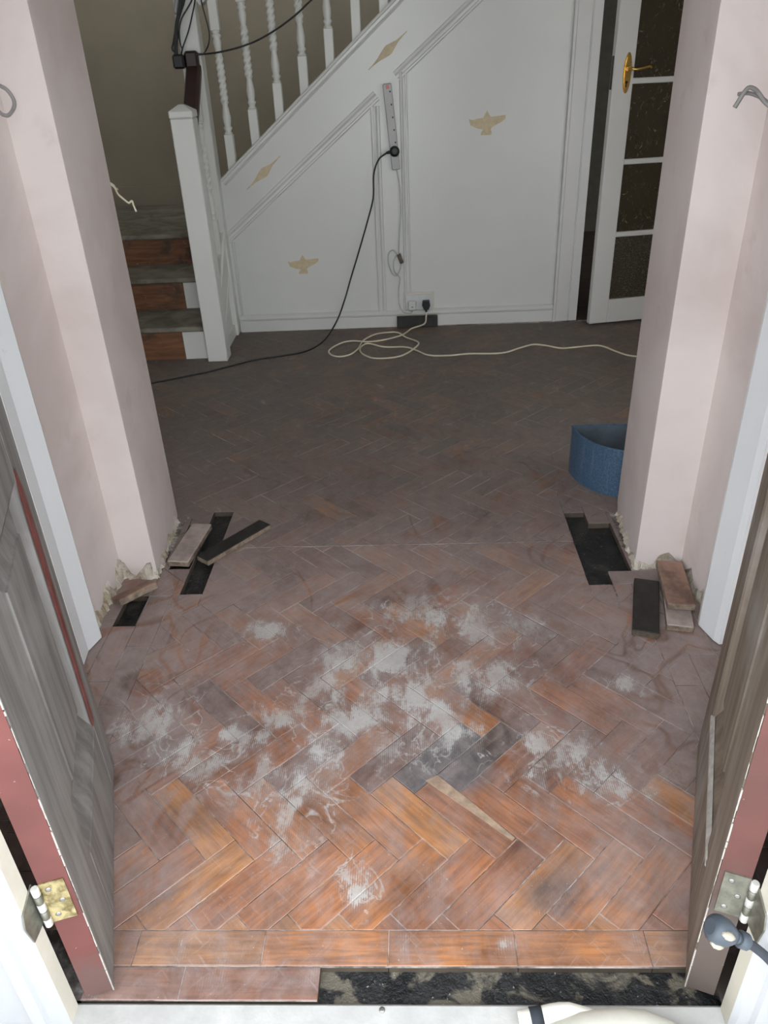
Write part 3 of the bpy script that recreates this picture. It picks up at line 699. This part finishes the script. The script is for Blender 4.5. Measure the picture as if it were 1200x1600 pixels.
for i in range(10):
    x = -.866 + i*.1295; baluster(x, .025, ztop(x)-.026)
sstr0, sstr1 = .275, .535                              # side string top heights at yl -.394 / -.075
for y in (-.315, -.165):
    z = sstr0 + (sstr1-sstr0)*(y+.394)/.319; baluster(-.962, y, z-.012)
# raking string over which the upper balusters stand (rear face seen from the stairs)
MB().prism([(-.93,ztop(-.93)-.30),(xe,ztop(xe)-.30),(xe,ztop(xe)-.008),(-.93,ztop(-.93)-.008)], .0505, .062, axis='y').build('string_board', M['stairw'], st)
# side string and panel between the two newels
MB().prism([(-.394,.05),(-.075,.31),(-.075,sstr1),(-.394,sstr0)], -.982,-.940, axis='x').build('side_string', M['stairw'], st)
MB().prism([(-.394,0.002),(-.075,0.002),(-.075,.33),(-.394,.07)], -.974,-.956, axis='x').build('side_panel', M['stairw'], st)
ms = MB(); ms.sweep((-.940,-.39,sstr0-.018),(-.940,-.078,sstr1-.018), mould_prof(.026,.014), (1,0,0), 0, (0,-.63,.777)); ms.build('side_moulding', M['stairw'], st)
ms = MB(); ms.sweep((-.950,-.39,.045),(-.950,-.078,.30), mould_prof(.026,.014), (1,0,0), 0, (0,-.63,.777)); ms.build('side_moulding', M['stairw'], st)
MB().box((-.956,-.392,0.002),(-.944,-.076,.06)).build('side_skirting', M['stairw'], st)
# dark handrail between the newels, main handrail above the balusters
hr = MB(); ac = Vector((1,0,0)); 
hp = [(-.032,-.022),(.032,-.022),(.034,.006),(.024,.024),(-.024,.024),(-.034,.006)]
def rail(p0, p1, prof, side, upv, mat, name):
    p0, p1, side, upv = Vector(p0), Vector(p1), Vector(side), Vector(upv); k = len(prof); mb = MB()
    vs = [p0+side*a+upv*b for a, b in prof] + [p1+side*a+upv*b for a, b in prof]
    mb.add(vs, [(i,(i+1)%k,k+(i+1)%k,k+i) for i in range(k)] + [list(range(k))[::-1], list(range(k,2*k))]); return mb.build(name, M[mat], st)
rail((-.967,-.396,.985),(-.967,-.085,1.262), hp, (1,0,0), (0,-.66,.75), 'darkrail', 'handrail')
MB().cbox((-1.000,-.115,1.22),(-.938,-.074,1.327), .010).build('handrail_end', M['darkrail'], st)
rail((-.930,.025,ztop(-.93)+.735),(xe+.2,.025,ztop(xe+.2)+.735), hp, (0,1,0), (-.63,0,.777), 'stairw', 'upper_handrail')
# steps: riser faces (brown centre, painted margin) and treads
def step(yf, yb, zb, zt, xm, xl=-2.43, xr=-.985, riser=True):
    mb = MB(); mb.box((xl,yf,zb),(xm,yf+.02,zt-.022), 0); mb.box((xm,yf-.0005,zb),(xr,yf+.02,zt-.022), 1)
    mb.build('riser', [M['riser'], M['stairw']], st)
    MB().cbox((xl,yf-.018,zt-.024),(xr,yb+.02,zt), .006).build('tread', M['tread'], st)
step(-.432,-.098, 0.0, .165, -1.135)
step(-.098, .235, .165, .325, -1.180)
step(.235, 1.262, .325, .484, -.99, xr=-.94)

# ================================================================== doors
def doorframe(p, ang): return Matrix.Translation(p) @ Matrix.Rotation(ang, 4, 'Z')
def entrance_leaf(name, hinge, far, mirror, mat, edge, label, beadm):
    """leaf in local frame: x along the leaf from hinge edge, y>0 towards the passage face at y=0, back at y=-0.042"""
    d = Vector((far[0]-hinge[0], far[1]-hinge[1], 0)); L = d.length; ang = math.atan2(d.y, d.x)
    root = empty(name, (hinge[0], hinge[1], 0), ang, kind='structure', label=label, category='door')
    s = -1 if mirror else 1         # passage lies on the -y side for the left leaf
    T = .042; Z0, Z1 = .010, 2.31
    def b(x0, x1, z0, z1, nm, f=0.0, bk=T, m=mat, c=.003):
        o = MB().cbox((x0, min(-s*f, s*bk) if False else (f if s > 0 else -bk), z0), (x1, (bk if s > 0 else -f), z1), c).build(nm, m, root); return o
    b(0, .122, Z0, Z1, 'stile'); b(.402, L, Z0, Z1, 'stile')
    b(.122, .402, Z0, .184, 'rail'); b(.122, .402, .715, .895, 'rail'); b(.122, .402, 2.19, Z1, 'rail')
    # painted hinge edge
    e = MB(); y0, y1 = (.0005, T) if s > 0 else (-T, -.0005)
    e.box((-.0012, y0+.001, Z0+.002), (.0004, y1-.001, Z1-.002)); e.build('painted_edge', edge, root, label='dull red painted hinge edge')
    a = MB(); rr = random.Random(5)                       # chipped pale arris between edge and face
    z = Z0
    while z < 2.2:
        h = rr.uniform(.006,.035); w = rr.uniform(.0004,.0019); yy = (-.0006 if s > 0 else .0006)
        a.box((-.0018, min(yy, yy+s*w*1.2), z), (w, max(yy, yy+s*w*1.2), z+h)); z += h+rr.choice([0,.002,.004,.02])
    a.build('chipped_arris', M['arris'], root)
    def panel(z0, z1, sill):
        x0, x1 = .122, .402; f = lambda y: (y if s > 0 else -y)
        A = [(x0,z0),(x1,z0),(x1,z1),(x0,z1)]
        def ring(ins, y, bot): return [(x0+ins, f(y), z0+bot), (x1-ins, f(y), z0+bot), (x1-ins, f(y), z1-ins), (x0+ins, f(y), z1-ins)]
        mb = MB(); rings = [ring(0,.001,0), ring(.003,.003,.010), ring(.010,.019,.050), ring(.016,.021,.056), ring(.020,.017,.060), ring(.060,.007,.104), ring(.0605,.004,.1045)]
        vs = [p for r_ in rings for p in r_]; fs = []
        for k in range(len(rings)-1):
            for i in range(4): fs.append((4*k+i, 4*k+(i+1)%4, 4*k+4+(i+1)%4, 4*k+4+i))
        fs.append(tuple(4*(len(rings)-1)+i for i in range(4)))
        mb.add(vs, fs); mb.box((x0, min(f(.024),f(.034)), z0), (x1, max(f(.024),f(.034)), z1)); return mb.build('raised_panel', mat, root)
    panel(.184, .715, True); panel(.895, 2.19, False)
    if beadm:
        pts = [(.404, -.0022, .196), (.410, -.0022, .40), (.416,-.0022,.60), (.417, -.0016, .690), (.414,-.0008,.730)]
        w = [.012,.016,.022,.018,.006]
        mb = MB(); vs = []; 
        for p, k in zip(pts, w): vs += [(p[0]-k, 0, p[2]), (p[0]-k*.6, p[1], p[2]), (p[0]+k*.7, p[1], p[2]), (p[0]+k, 0, p[2])]
        fs = [(4*i+j, 4*i+j+1, 4*i+j+5, 4*i+j+4) for i in range(len(pts)-1) for j in range(3)]
        mb.add(vs, fs); mb.build('red_bead', M['redpaint'], root, label='unstripped red paint strip on the far stile')
    else:
        mb = MB(); mb.add([(.09,0,.178),(.41,0,.178),(.41,.0022,.182),(.09,.0022,.182),(.09,.0016,.190),(.41,.0016,.190),(.40,-.004,.200),(.10,-.004,.200)],[(0,1,2,3),(3,2,5,4),(4,5,6,7),(0,3,4,7),(1,6,5,2),(0,7,6,1)]); mb.build('lit_ledge', M['arris'], root, label='ledge above the bottom rail, coloured pale as if skylit')  # pale colour stands in for sky light on the upward face
    return root, ang, L
# local +y must point away from the passage for the left leaf: rotate so x runs inwards; passage (right, +x world) is -y
hl = (-.4870,.6517); fl = (-.6379,1.1075)
d1, a1, L1 = entrance_leaf('door_1', hl, fl, False, M['wood_l'], M['edge_l'], 'stripped grey left entrance door leaf with red hinge edge, open inwards', True)
hr_ = (.4000,.6590); fr = (.5730,1.1330)
d2, a2_, L2 = entrance_leaf('door_2', hr_, fr, True, M['wood_r'], M['edge_r'], 'stripped brown right entrance door leaf with dark red hinge edge, open inwards', False)

def hinge(name, root_loc, ang, s, zc, label, jamb):
    """butt hinge: plate on the door edge, five knuckles, plate on the jamb (world coordinates)"""
    r = empty(name, (0,0,0), 0, label=label, category='hinge', group='door hinges'); h = .085
    T = Matrix.Translation(root_loc) @ Matrix.Rotation(ang, 4, 'Z')
    y0, y1 = (.008,.041) if s > 0 else (-.041,-.008)
    MB().box((-.0030, y0, zc-h/2), (-.0012, y1, zc+h/2), 0, T).build('edge_plate', M['brass'] if s > 0 else M['brassd'], r)
    p = T @ Vector((-.006, (.0455 if s > 0 else -.0455), 0))
    for i in range(5):
        z0 = zc-h/2+i*h/5; MB().lathe([(.0045,z0+.0006),(.0055,z0+.0015),(.0055,z0+h/5-.0015),(.0045,z0+h/5-.0006)], 10, 0, Matrix.Translation((p.x,p.y,0))).build('knuckle', M['knuckle'] if i % 2 == 0 else M['brassd'], r)
    j = jamb; x0 = min(j[0], j[0]+j[3]); x1 = max(j[0], j[0]+j[3])
    mb = MB(); mb.prism([(j[1],zc-h/2+.004),(j[2],zc-h/2+.004),(j[2],zc+h/2-.004),(j[1],zc+h/2-.02),(j[1]-.006,zc)], x0, x1, 0, None, 'x'); mb.build('jamb_plate', M['brassd'], r)
    for k in range(3):
        zz = zc-.028+k*.028; q = T @ Vector((-.0032, (y0+y1)/2 + (.006 if k != 1 else -.006), zz))
        MB().lathe([(.0042,-.0006),(.0042,.0004),(.002,.0009)], 10, 0, Matrix.Translation(q) @ Matrix.Rotation(ang,4,'Z') @ Matrix.Rotation(-R90,4,'Y')).build('screw', M['steel'], r)
    return r
hinge('door_hinge', (hl[0],hl[1],0), a1, 1, .255, 'tarnished brass hinge on the red edge of the left entrance door', (-.539,.604,.640,.0025))
hinge('door_hinge', (hr_[0],hr_[1],0), a2_, -1, .255, 'grey paint-flecked hinge on the right entrance door above the plug', (.446,.604,.640,-.0025))

# glazed hall door
g = empty('door_3', (.947,4.034,0), math.radians(11.4), kind='structure', label='white glazed hall door standing ajar with brass lever handle', category='door')
GT = .036; GW = .735; GZ = 1.96
def gp(x0, x1, z0, z1, nm='rail', m='doorw', y0=0.0, y1=GT): return MB().cbox((x0,y0,z0),(x1,y1,z1), .003).build(nm, M[m], g)
gp(0,.098,.012,GZ,'stile'); gp(GW-.098,GW,.012,GZ,'stile'); gp(.098,GW-.098,.012,.133); gp(.098,GW-.098,1.835,GZ)
gz = [.133,.458,.792,1.132,1.478]
for z in gz[1:]: gp(.098,GW-.098,z-.012,z+.012,'glazing_bar')
for i in range(5):
    z0 = gz[i]+(.012 if i else 0); z1 = (gz[i+1]-.012) if i < 4 else 1.835
    for x0, x1 in ((.098,.3555),(.3795,GW-.098)): MB().box((x0,.014,z0),(x1,.019,z1)).build('pane', M['glassf' if i == 0 else 'glass'], g)
gp(.3555,.3795,.133,1.835,'glazing_bar')
gp(-.0010,.0004,1.10,1.235,'latch_plate','black',.010,.026)
hp_ = MB(); P = []
for i in range(24):
    a = 2*math.pi*i/24; P.append((.064+.0195*math.cos(a), 1.165+.082*math.sin(a)*(1 if abs(math.sin(a)) < .7 else 1.0)))
hp_.prism(P, -.004, 0.0, axis='y'); hp_.prism([(.063+(x-.063)*.72, 1.165+(z-1.165)*.86) for x, z in P], -.0065, -.004, axis='y')
bp = hp_.build('handle_plate', M['shiny_brass'], g, label='polished brass backplate')
lv = MB(); lv.tube([(.063,-.006,1.182),(.063,-.048,1.182)], [.012,.009], 12); lv.tube(smooth_path([(.063,-.046,1.182),(.085,-.052,1.179),(.115,-.053,1.183),(.145,-.050,1.188),(.158,-.044,1.184)], 4), .0055, 8)
lv.build('lever', M['shiny_brass'], bp)
kh = MB(); kh.lathe([(.006,0),(.006,.0012)], 12, 0, Matrix.Translation((.063,-.0065,1.128)) @ Matrix.Rotation(R90,4,'X')); kh.box((.0605,-.0078,1.108),(.0655,-.0062,1.128)); kh.build('keyhole', M['hole'], bp)

# ================================================================== things on the floor
def thing(o, label, cat, group=None):
    o['label'] = label; o['category'] = cat
    if group: o['group'] = group
    return o
def loose(p0, p1, w, z, mat, label, tilt=0.0, roll=0.0, th=.019, sidemat='woodgrey'):
    """a lifted parquet block lying from p0 to p1 (centre line), underside at z"""
    a, b = Vector((p0[0],p0[1],0)), Vector((p1[0],p1[1],0)); L = (b-a).length; c = (a+b)/2
    mb = MB(); mb.cbox((-L/2,-w/2,0),(L/2,w/2,th), .0022)
    me = mb.mesh('loose_parquet_block', [M[mat], M[sidemat]])
    for p in me.polygons:
        if p.center.z < th-.004: p.material_index = 1
    # tongue-like broken step along one long side
    o = bpy.data.objects.new('loose_parquet_block', me); COL.objects.link(o)
    ang = math.atan2(b.y-a.y, b.x-a.x); o.rotation_euler = (Matrix.Rotation(ang,4,'Z') @ Matrix.Rotation(-tilt,4,'Y') @ Matrix.Rotation(roll,4,'X')).to_euler()
    o.location = (c.x, c.y, z); return thing(o, label, 'wood block', 'loose parquet blocks')
loose((-.6905,1.840), (-.668,2.052), .064, .0008, 'dustblock', 'pale dusty loose parquet block lying beside the left nib')
loose((-.622,1.855), (-.468,2.055), .050, .0008, 'brownblock', 'black tar-backed loose parquet block crossing the hole left of the middle', sidemat='woodgrey')
loose((-.800,1.632), (-.722,1.712), .058, .022, 'dustbrown', 'brown tilted loose parquet block propped against the left porch wall', 0.0, -.35)
loose((.563,1.492), (.624,1.712), .064, .0008, 'brownblock', 'black tar-backed loose parquet block lying flat on the right side', sidemat='woodblk')
loose((.653,1.512), (.698,1.715), .064, .0008, 'dustblock', 'grey loose parquet block underneath the brown one at the right nib')
loose((.672,1.572), (.697,1.768), .068, .0212, 'dustbrown', 'brown loose parquet block on top of the grey one at the right nib')
# block leaning on the skirting
lb = MB(); lb.cbox((-.110,0,0),(.110,.018,.062), .002); me = lb.mesh('loose_parquet_block', [M['brownblock'], M['woodside']])
for p in me.polygons:
    if p.normal.z > .8: p.material_index = 1
o = bpy.data.objects.new('loose_parquet_block', me); COL.objects.link(o); q = BO + BX*.039 + BN*(-.047); o.location = (q[0],q[1],.0008); o.rotation_euler = (-.14,0,ANG)
thing(o, 'black tar-backed parquet block standing on edge against the skirting', 'wood block', 'loose parquet blocks')

# half-round blue tub
tub = empty('tub', (.706,2.392,.0006), 0.0, label='speckled blue half-round tub on the parquet behind the right nib', category='tub')
def dprof(a, b, n=28): return [(-a*math.cos(math.pi*i/n), -b*math.sin(math.pi*i/n)) for i in range(n+1)]
H = .168; o1 = dprof(.166,.205); n = len(o1); i1 = [(x*.962, y*.962-.005) for x, y in o1]
sh = MB(); vs = [(x,y,0) for x,y in o1] + [(x,y,.006) for x,y in [(p[0]*1.0,p[1]) for p in o1]] + [(x*1.012,y*1.012,H-.004) for x,y in o1] + [(x*1.006,y*1.006,H) for x,y in o1] + [(x,y,H-.002) for x,y in i1] + [(x*.99,y*.99,.008) for x,y in i1]
fs = []
for k in range(5):
    for i in range(n): fs.append((k*n+i, k*n+(i+1)%n, (k+1)*n+(i+1)%n, (k+1)*n+i))
fs += [tuple(range(n)), tuple(5*n+i for i in range(n))]
sh.add(vs, fs); so = sh.build('tub_shell', [M['blue'], M['tubin']], tub)
for p in so.data.polygons:
    c = p.center
    if c.z > .004 and ((abs(c.x)/.166)**2 + (c.y/.205)**2 < .965) and c.y < -.004: p.material_index = 1
rim = MB(); rp = [Vector((x*1.006,y*1.006,H)) for x, y in o1]; rim.tube(rp + [rp[0]], .0028, 6); rim.build('rim', M['blue'], tub)

# cream bag on the doorstep
bag = empty('dust_bag', (.275,.515,0), 0, label='cream cloth dust bag with black strap on the doorstep', category='bag')
mb = MB(); prof = []
NU, NV = 30, 14; vs = []
for j in range(NV+1):
    ph = (j/NV)*math.pi/2
    for i in range(NU):
        a = 2*math.pi*i/NU; rx, ry = .165, .108; k = math.cos(ph)**.75; w = 1+.018*math.sin(5*a+1.3)+.012*math.sin(11*a)
        vs.append((rx*k*w*math.cos(a), ry*k*w*math.sin(a), .075*math.sin(ph)+.0005))
fs = [(j*NU+i, j*NU+(i+1)%NU, (j+1)*NU+(i+1)%NU, (j+1)*NU+i) for j in range(NV) for i in range(NU)] + [tuple(range(NU))[::-1]]
mb.add(vs, fs, 0, True); mb.build('bag_body', M['cloth'], bag)
mb = MB(); mb.tube(smooth_path([(-.135,.085,.016),(-.105,.088,.020),(-.06,.094,.020),(-.01,.080,.018)], 4), [.018]*5+[.019]*4+[.018]*4, 12); mb.build('collar', M['cloth'], bag)
mb = MB(); mb.tube([(-.118,.0870,.0185),(-.100,.0885,.0203)], .0195, 14); mb.build('strap', M['strap'], bag)

# ================================================================== electrics
# double socket
def bl(u, v, yl=0.0):
    q = toloc(onb(u, v, yl)); return Vector((q[0], yl, q[2]))
sk_ = empty('wall_socket', BO, ANG, label='white double wall socket above the skirting', category='socket')
MB().cbox((-.024,-.022,.088),(.122,-.0005,.172), .003).build('faceplate', M['plastic'], sk_)
for x in (.012,.086):
    MB().cbox((x-.002,-.0245,.150),(x+.012,-.021,.163), .001).build('switch', M['plastic'], sk_)
MB().cbox((-.034,-.010,.080),(.132,-.0004,.180), .002).build('pattress', M['cream'], sk_)
pw = empty('plug', BO, ANG, label='white plug in the left half of the wall socket', category='plug', group='plugs')
MB().cbox((-.010,-.047,.092),(.036,-.0235,.142), .006).build('plug_body', M['plastic'], pw)
MB().box((.008,-.0476,.110),(.018,-.0466,.114)).build('fuse_slot', M['hole'], pw)
pk = empty('plug', BO, ANG, label='black plug in the right half of the wall socket', category='plug', group='plugs')
mb = MB(); mb.prism([(.066,.118),(.070,.142),(.105,.142),(.109,.118),(.100,.096),(.075,.096)], -.052, -.0235, axis='y'); mb.tube([(.0875,-.040,.098),(.0875,-.040,.082)], [.008,.006], 10); mb.build('plug_body', M['black'], pk)
def flex(name, pts, r, mat, label, cat, n=8, k=6):
    o = MB().tube(smooth_path(pts, k), r, n).build(name, M[mat]); return thing(o, label, cat)
# cream cable: from the black plug over the floor in loops, away to the right
wpt = lambda x, y, z: tuple(BO + BX*x + BN*y + np.array([0,0,z]))
Z5 = lambda a, b, z=.0048: tuple(onz(500+a/3.0, 350+b/3.0, z))
cr = [wpt(.0875,-.040,.083), wpt(.086,-.055,.060), wpt(.074,-.085,.030)] + [Z5(*p) for p in ((430,490),(385,520),(300,543),(225,552),(150,548),(95,560),(45,590),(50,612),(90,622),(140,612),(178,585),(205,545),(260,517),(320,508),(365,509),(405,532),(462,556),(435,588),(380,618),(310,629),(240,627),(195,605),(190,580),(225,560))]
cr2 = [Z5(*p) for p in ((300,576),(400,577),(450,592),(510,615),(600,617),(700,608),(850,605),(940,580),(1000,565),(1060,570),(1130,582),(1200,577))] + [tuple(onz(*p, .0048)) for p in ((925,540),(942,541),(962,549),(985,556),(1010,556),(1050,550))]
flex('extension_cable', cr + cr2, .0042, 'cable', 'cream extension cable looped on the floor below the socket', 'cable')
# extension block with six sockets, hung on the panel
a5 = Vector((-.0525,0,.7895)); b5 = Vector((-.0855,0,1.162)); dz_ = (b5-a5).normalized(); ex_ang = math.atan2(-dz_.x, dz_.z)
ex = empty('extension_block', BO + BX*((a5.x+b5.x)/2) + BN*(-.0065) + np.array([0,0,(a5.z+b5.z)/2]), 0, label='off-white six-way extension block hung on the panelling', category='extension lead')
ex.rotation_euler = (Matrix.Rotation(ANG,4,'Z') @ Matrix.Rotation(-ex_ang,4,'Y')).to_euler()
EL = (b5-a5).length
MB().cbox((-.021,-.030,-EL/2),(.021,0,EL/2), .004).build('casing', M['extp'], ex)
MB().cbox((-.006,-.0315,EL/2-.022),(.008,-.029,EL/2-.006), .001).build('neon_lamp', M['ledred'], ex)
for i in range(6):
    zc = EL/2-.036-i*.0545+.002
    if i == 5: continue
    mb = MB(); mb.box((.0075,-.0306,zc-.0035),(.0135,-.0299,zc+.0035)); mb.build('earth_slot', M['hole'], ex)
    mb = MB(); mb.box((-.0115,-.0304,zc-.013),(-.0070,-.0299,zc-.009)); mb.box((-.0115,-.0304,zc+.009),(-.0070,-.0299,zc+.013)); mb.build('pin_slots', M['gcable'], ex)
pb = bl(616.5,236.5,-.052)
bp_ = empty('plug', BO, ANG, label='round black plug at the lower end of the extension block', category='plug', group='plugs')
mb = MB(); mb.lathe([(.016,-.0375),(.0235,-.040),(.0245,-.056),(.021,-.064),(.010,-.0655)], 20, 0, Matrix.Translation((pb.x,0,pb.z)) @ Matrix(((1,0,0,0),(0,0,1,0),(0,1,0,0),(0,0,0,1))))
mb.tube([(pb.x-.018,-.050,pb.z-.002),(pb.x-.040,-.050,pb.z-.006)], [.009,.0055], 10); mb.build('plug_body', M['black'], bp_)
wbl = lambda u, v, yl: tuple(onb(u, v, yl))
bc = [wpt(pb.x-.038,-.050,pb.z-.0055)] + [wbl(*p) for p in ((592,249,-.050),(584,272,-.048),(583,310,-.045),(573,350,-.042),(561,392,-.042),(549,432,-.045),(538,470,-.075),(526,502,-.09))]
bc += [tuple(onz(*p, zz)) for *p, zz in ((507,531,.008),(480,548,.0044),(440,556,.0044),(400,562,.0044),(360,572,.0044),(320,582,.0044),(285,589,.0044),(240,598,.0044),(200,606,.0044),(150,615,.0044))]
flex('power_cable', bc, .0040, 'black', 'black cable hanging from the extension block and trailing left over the floor', 'cable')
# grey lead of the extension block with its tied loop
t0 = ex.matrix_world
gl = [wbl(620,265,-.02), wbl(624,290,-.018), wbl(626,330,-.018), wbl(624,365,-.018), wbl(623,388,-.018), wbl(622,398,-.016), wbl(614,391,-.018), wbl(607,397,-.018), wbl(607,412,-.02), wbl(612,426,-.02), wbl(619,431,-.02), wbl(624,424,-.022), wbl(627,410,-.022), wbl(624,398,-.022), wbl(619,400,-.026), wbl(615,410,-.026), wbl(616,424,-.026), wbl(622,430,-.026), wbl(625,436,-.020), wbl(623,455,-.02), wbl(624,475,-.024), wbl(630,487,-.032), wbl(640,490,-.036), wbl(644,487,-.036), wbl(645,482,-.036)]
flex('extension_lead', gl, .0030, 'gcable', 'grey flex of the extension block with a taped loop, going to the left plug', 'cable')
tg = MB(); tg.tube([wbl(623,397,-.022), wbl(625,403,-.022), wbl(628,411,-.022)], .0105, 10); thing(tg.build('tape_wrap', M['tag']), 'brown tape holding the grey flex loop together', 'tape')

# cables on the corner newel
def nb(u, v, yl): return tuple(onb(u, v, yl))
q12 = lambda a, b, yl=-.10: nb(250+a/12.0, b/12.0, yl)
bun = empty('cable_bundle', (0,0,0), 0, label='bundle of dark hanging cables with plug on the corner newel', category='cable')
for k, pts in enumerate([[(300,-160),(285,40),(262,170),(270,235),(320,250),(330,150),(360,-80)],
        [(400,-160),(370,100),(330,300),(300,500),(290,700),(300,900),(310,1080)], [(440,-160),(400,60),(345,300),(310,560),(275,760),(280,1000),(320,1080)],
        [(500,-160),(440,80),(380,260),(330,480),(330,700),(320,900),(325,1060)], [(380,-160),(340,200),(300,420),(275,640),(245,820),(225,900),(260,960),(300,860)],
        [(640,-120),(590,20),(500,180),(410,340),(365,520),(365,700),(390,850),(415,920),(400,1000)], [(670,-160),(650,60),(600,300),(540,560),(480,740),(430,880),(390,1060)],
        [(460,-160),(420,120),(350,380),(330,560),(345,720)]]):
    MB().tube(smooth_path([q12(a, b, -.098-.006*(k % 3)) for a, b in pts], 5), .0036 if k in (5,6) else .0042, 6).build('cable', M['wire' if k == 0 else 'black'], bun)
c0 = Vector(q12(355,1150,-.105)); mb = MB(); mb.cbox((c0.x-.026,c0.y-.018,c0.z-.030),(c0.x+.026,c0.y+.018,c0.z+.028), .008); mb.build('plug', M['black'], bun)
sw = [nb(304,85.5,-.125), nb(318,84.5,-.115), nb(340,82,-.06), nb(370,75,-.03), nb(400,64,-.02), nb(430,47,-.02), nb(460,25,-.03), nb(480,6,-.035), nb(500,-14,-.04), nb(520,-40,-.04)]
flex('sagging_cable', sw, .0040, 'black', 'black cable sagging from the dark handrail across the balusters', 'cable')
sw = [nb(312,-12,-.05), nb(316,8,-.045), nb(322,30,-.04), nb(327,52,-.04), nb(326,68,-.04), nb(321,80,-.06), nb(317,85,-.10)]
flex('short_cable', sw, .0032, 'black', 'short dark cable curving down beside the first upper baluster', 'cable')

# wires poking out of the walls
lw = [(-.846, 1.70, 1.225)] + [tuple(onx(*p, x)) for *p, x in ((-8,134,-.815),(4,136,-.80),(14,144,-.79),(22,158,-.785),(21,170,-.79),(13,180,-.795),(4,179,-.805),(-6,174,-.82))] + [(-.846,1.69,1.185)]
flex('wall_wire', lw, .0038, 'wire', 'grey wire loop poking out of the left porch wall', 'wire')
rw = [(.749,1.60,1.10)] + [tuple(ony(*p, y)) for *p, y in ((1230,180,1.62),(1206,168,1.64),(1194,158,1.65),(1186,147,1.66),(1180,140,1.66),(1170,137,1.66),(1161,147,1.66),(1154,158,1.66),(1148,168,1.66))]
flex('wall_wire', rw, .0042, 'wire', 'bent grey wire end poking out of the right porch wall', 'wire')
rw2 = [(.749,1.62,1.11)] + [tuple(ony(*p, y)) for *p, y in ((1228,174,1.63),(1204,163,1.65),(1194,156,1.66),(1184,150,1.67),(1172,146,1.67),(1162,146,1.67),(1153,147,1.67))]
flex('wall_wire', rw2, .0036, 'wire', 'straighter thin grey wire beside the bent one in the right wall', 'wire')
nw = [(-.775,2.085,1.03)] + [tuple(ony(*p, y)) for *p, y in ((178,292,2.115),(184,303,2.13),(193,311,2.14),(201,317,2.14),(206,314,2.14),(209,322,2.14),(213,331,2.14))]
flex('stub_wire', nw, .0026, 'cable', 'white wire stub sticking out behind the left nib', 'wire')
nw = [(-.775,2.085,1.025)] + [tuple(ony(*p, y)) for *p, y in ((176,288,2.115),(180,293,2.13),(184,296,2.14))]
flex('stub_wire', nw, .0020, 'cable', 'short white wire end just above the wire stub', 'wire')

# blue-grey cable plug hanging at the right door post
def P6(u, v, y): return Vector(ony(u, v, y))
cpl = empty('cable_plug', (0,0,0), 0, label='blue-grey rubber cable plug hanging at the right door post', category='plug')
A = P6(1113,1449,.590); B = P6(1140,1462,.588); C_ = P6(1165,1471,.587)
ax = (C_-A).normalized()
def along(t): return A + ax*t
LN = (C_-A).length
mb = MB(); mb.tube([along(-.004),along(0),along(.006),along(.020),along(.030),along(.036)], [.010,.0165,.019,.0175,.0125,.0085], 14); mb.build('plug_head', M['bluegrey'], cpl)
side = ax.cross(Vector((0,-1,0))).normalized()
for s in (-1, 1):
    mb = MB(); c = along(.010)+side*s*.011+Vector((0,-.0135,0)); mb.tube([c-ax*.009, c-ax*.003, c+ax*.004, c+ax*.010], [.002,.0055,.0055,.002], 8); mb.build('pale_lug', M['pale'], cpl)
mb = MB(); mb.tube([along(.034),along(.044)], .0075, 12); mb.build('neck', M['bluegrey'], cpl)
mb = MB(); mb.tube([along(.042),along(.044),along(.054),along(.057)], [.008,.0115,.0110,.008], 14); mb.build('collar', M['bluegrey'], cpl)
mb = MB(); e_ = along(.055); mb.tube(smooth_path([e_, P6(1182,1482,.586), P6(1202,1500,.584), P6(1230,1535,.575), P6(1265,1590,.56)+Vector((0,0,-.01)), P6(1290,1660,.53)], 6), .0062, 10); mb.build('cable', M['strap'], cpl)
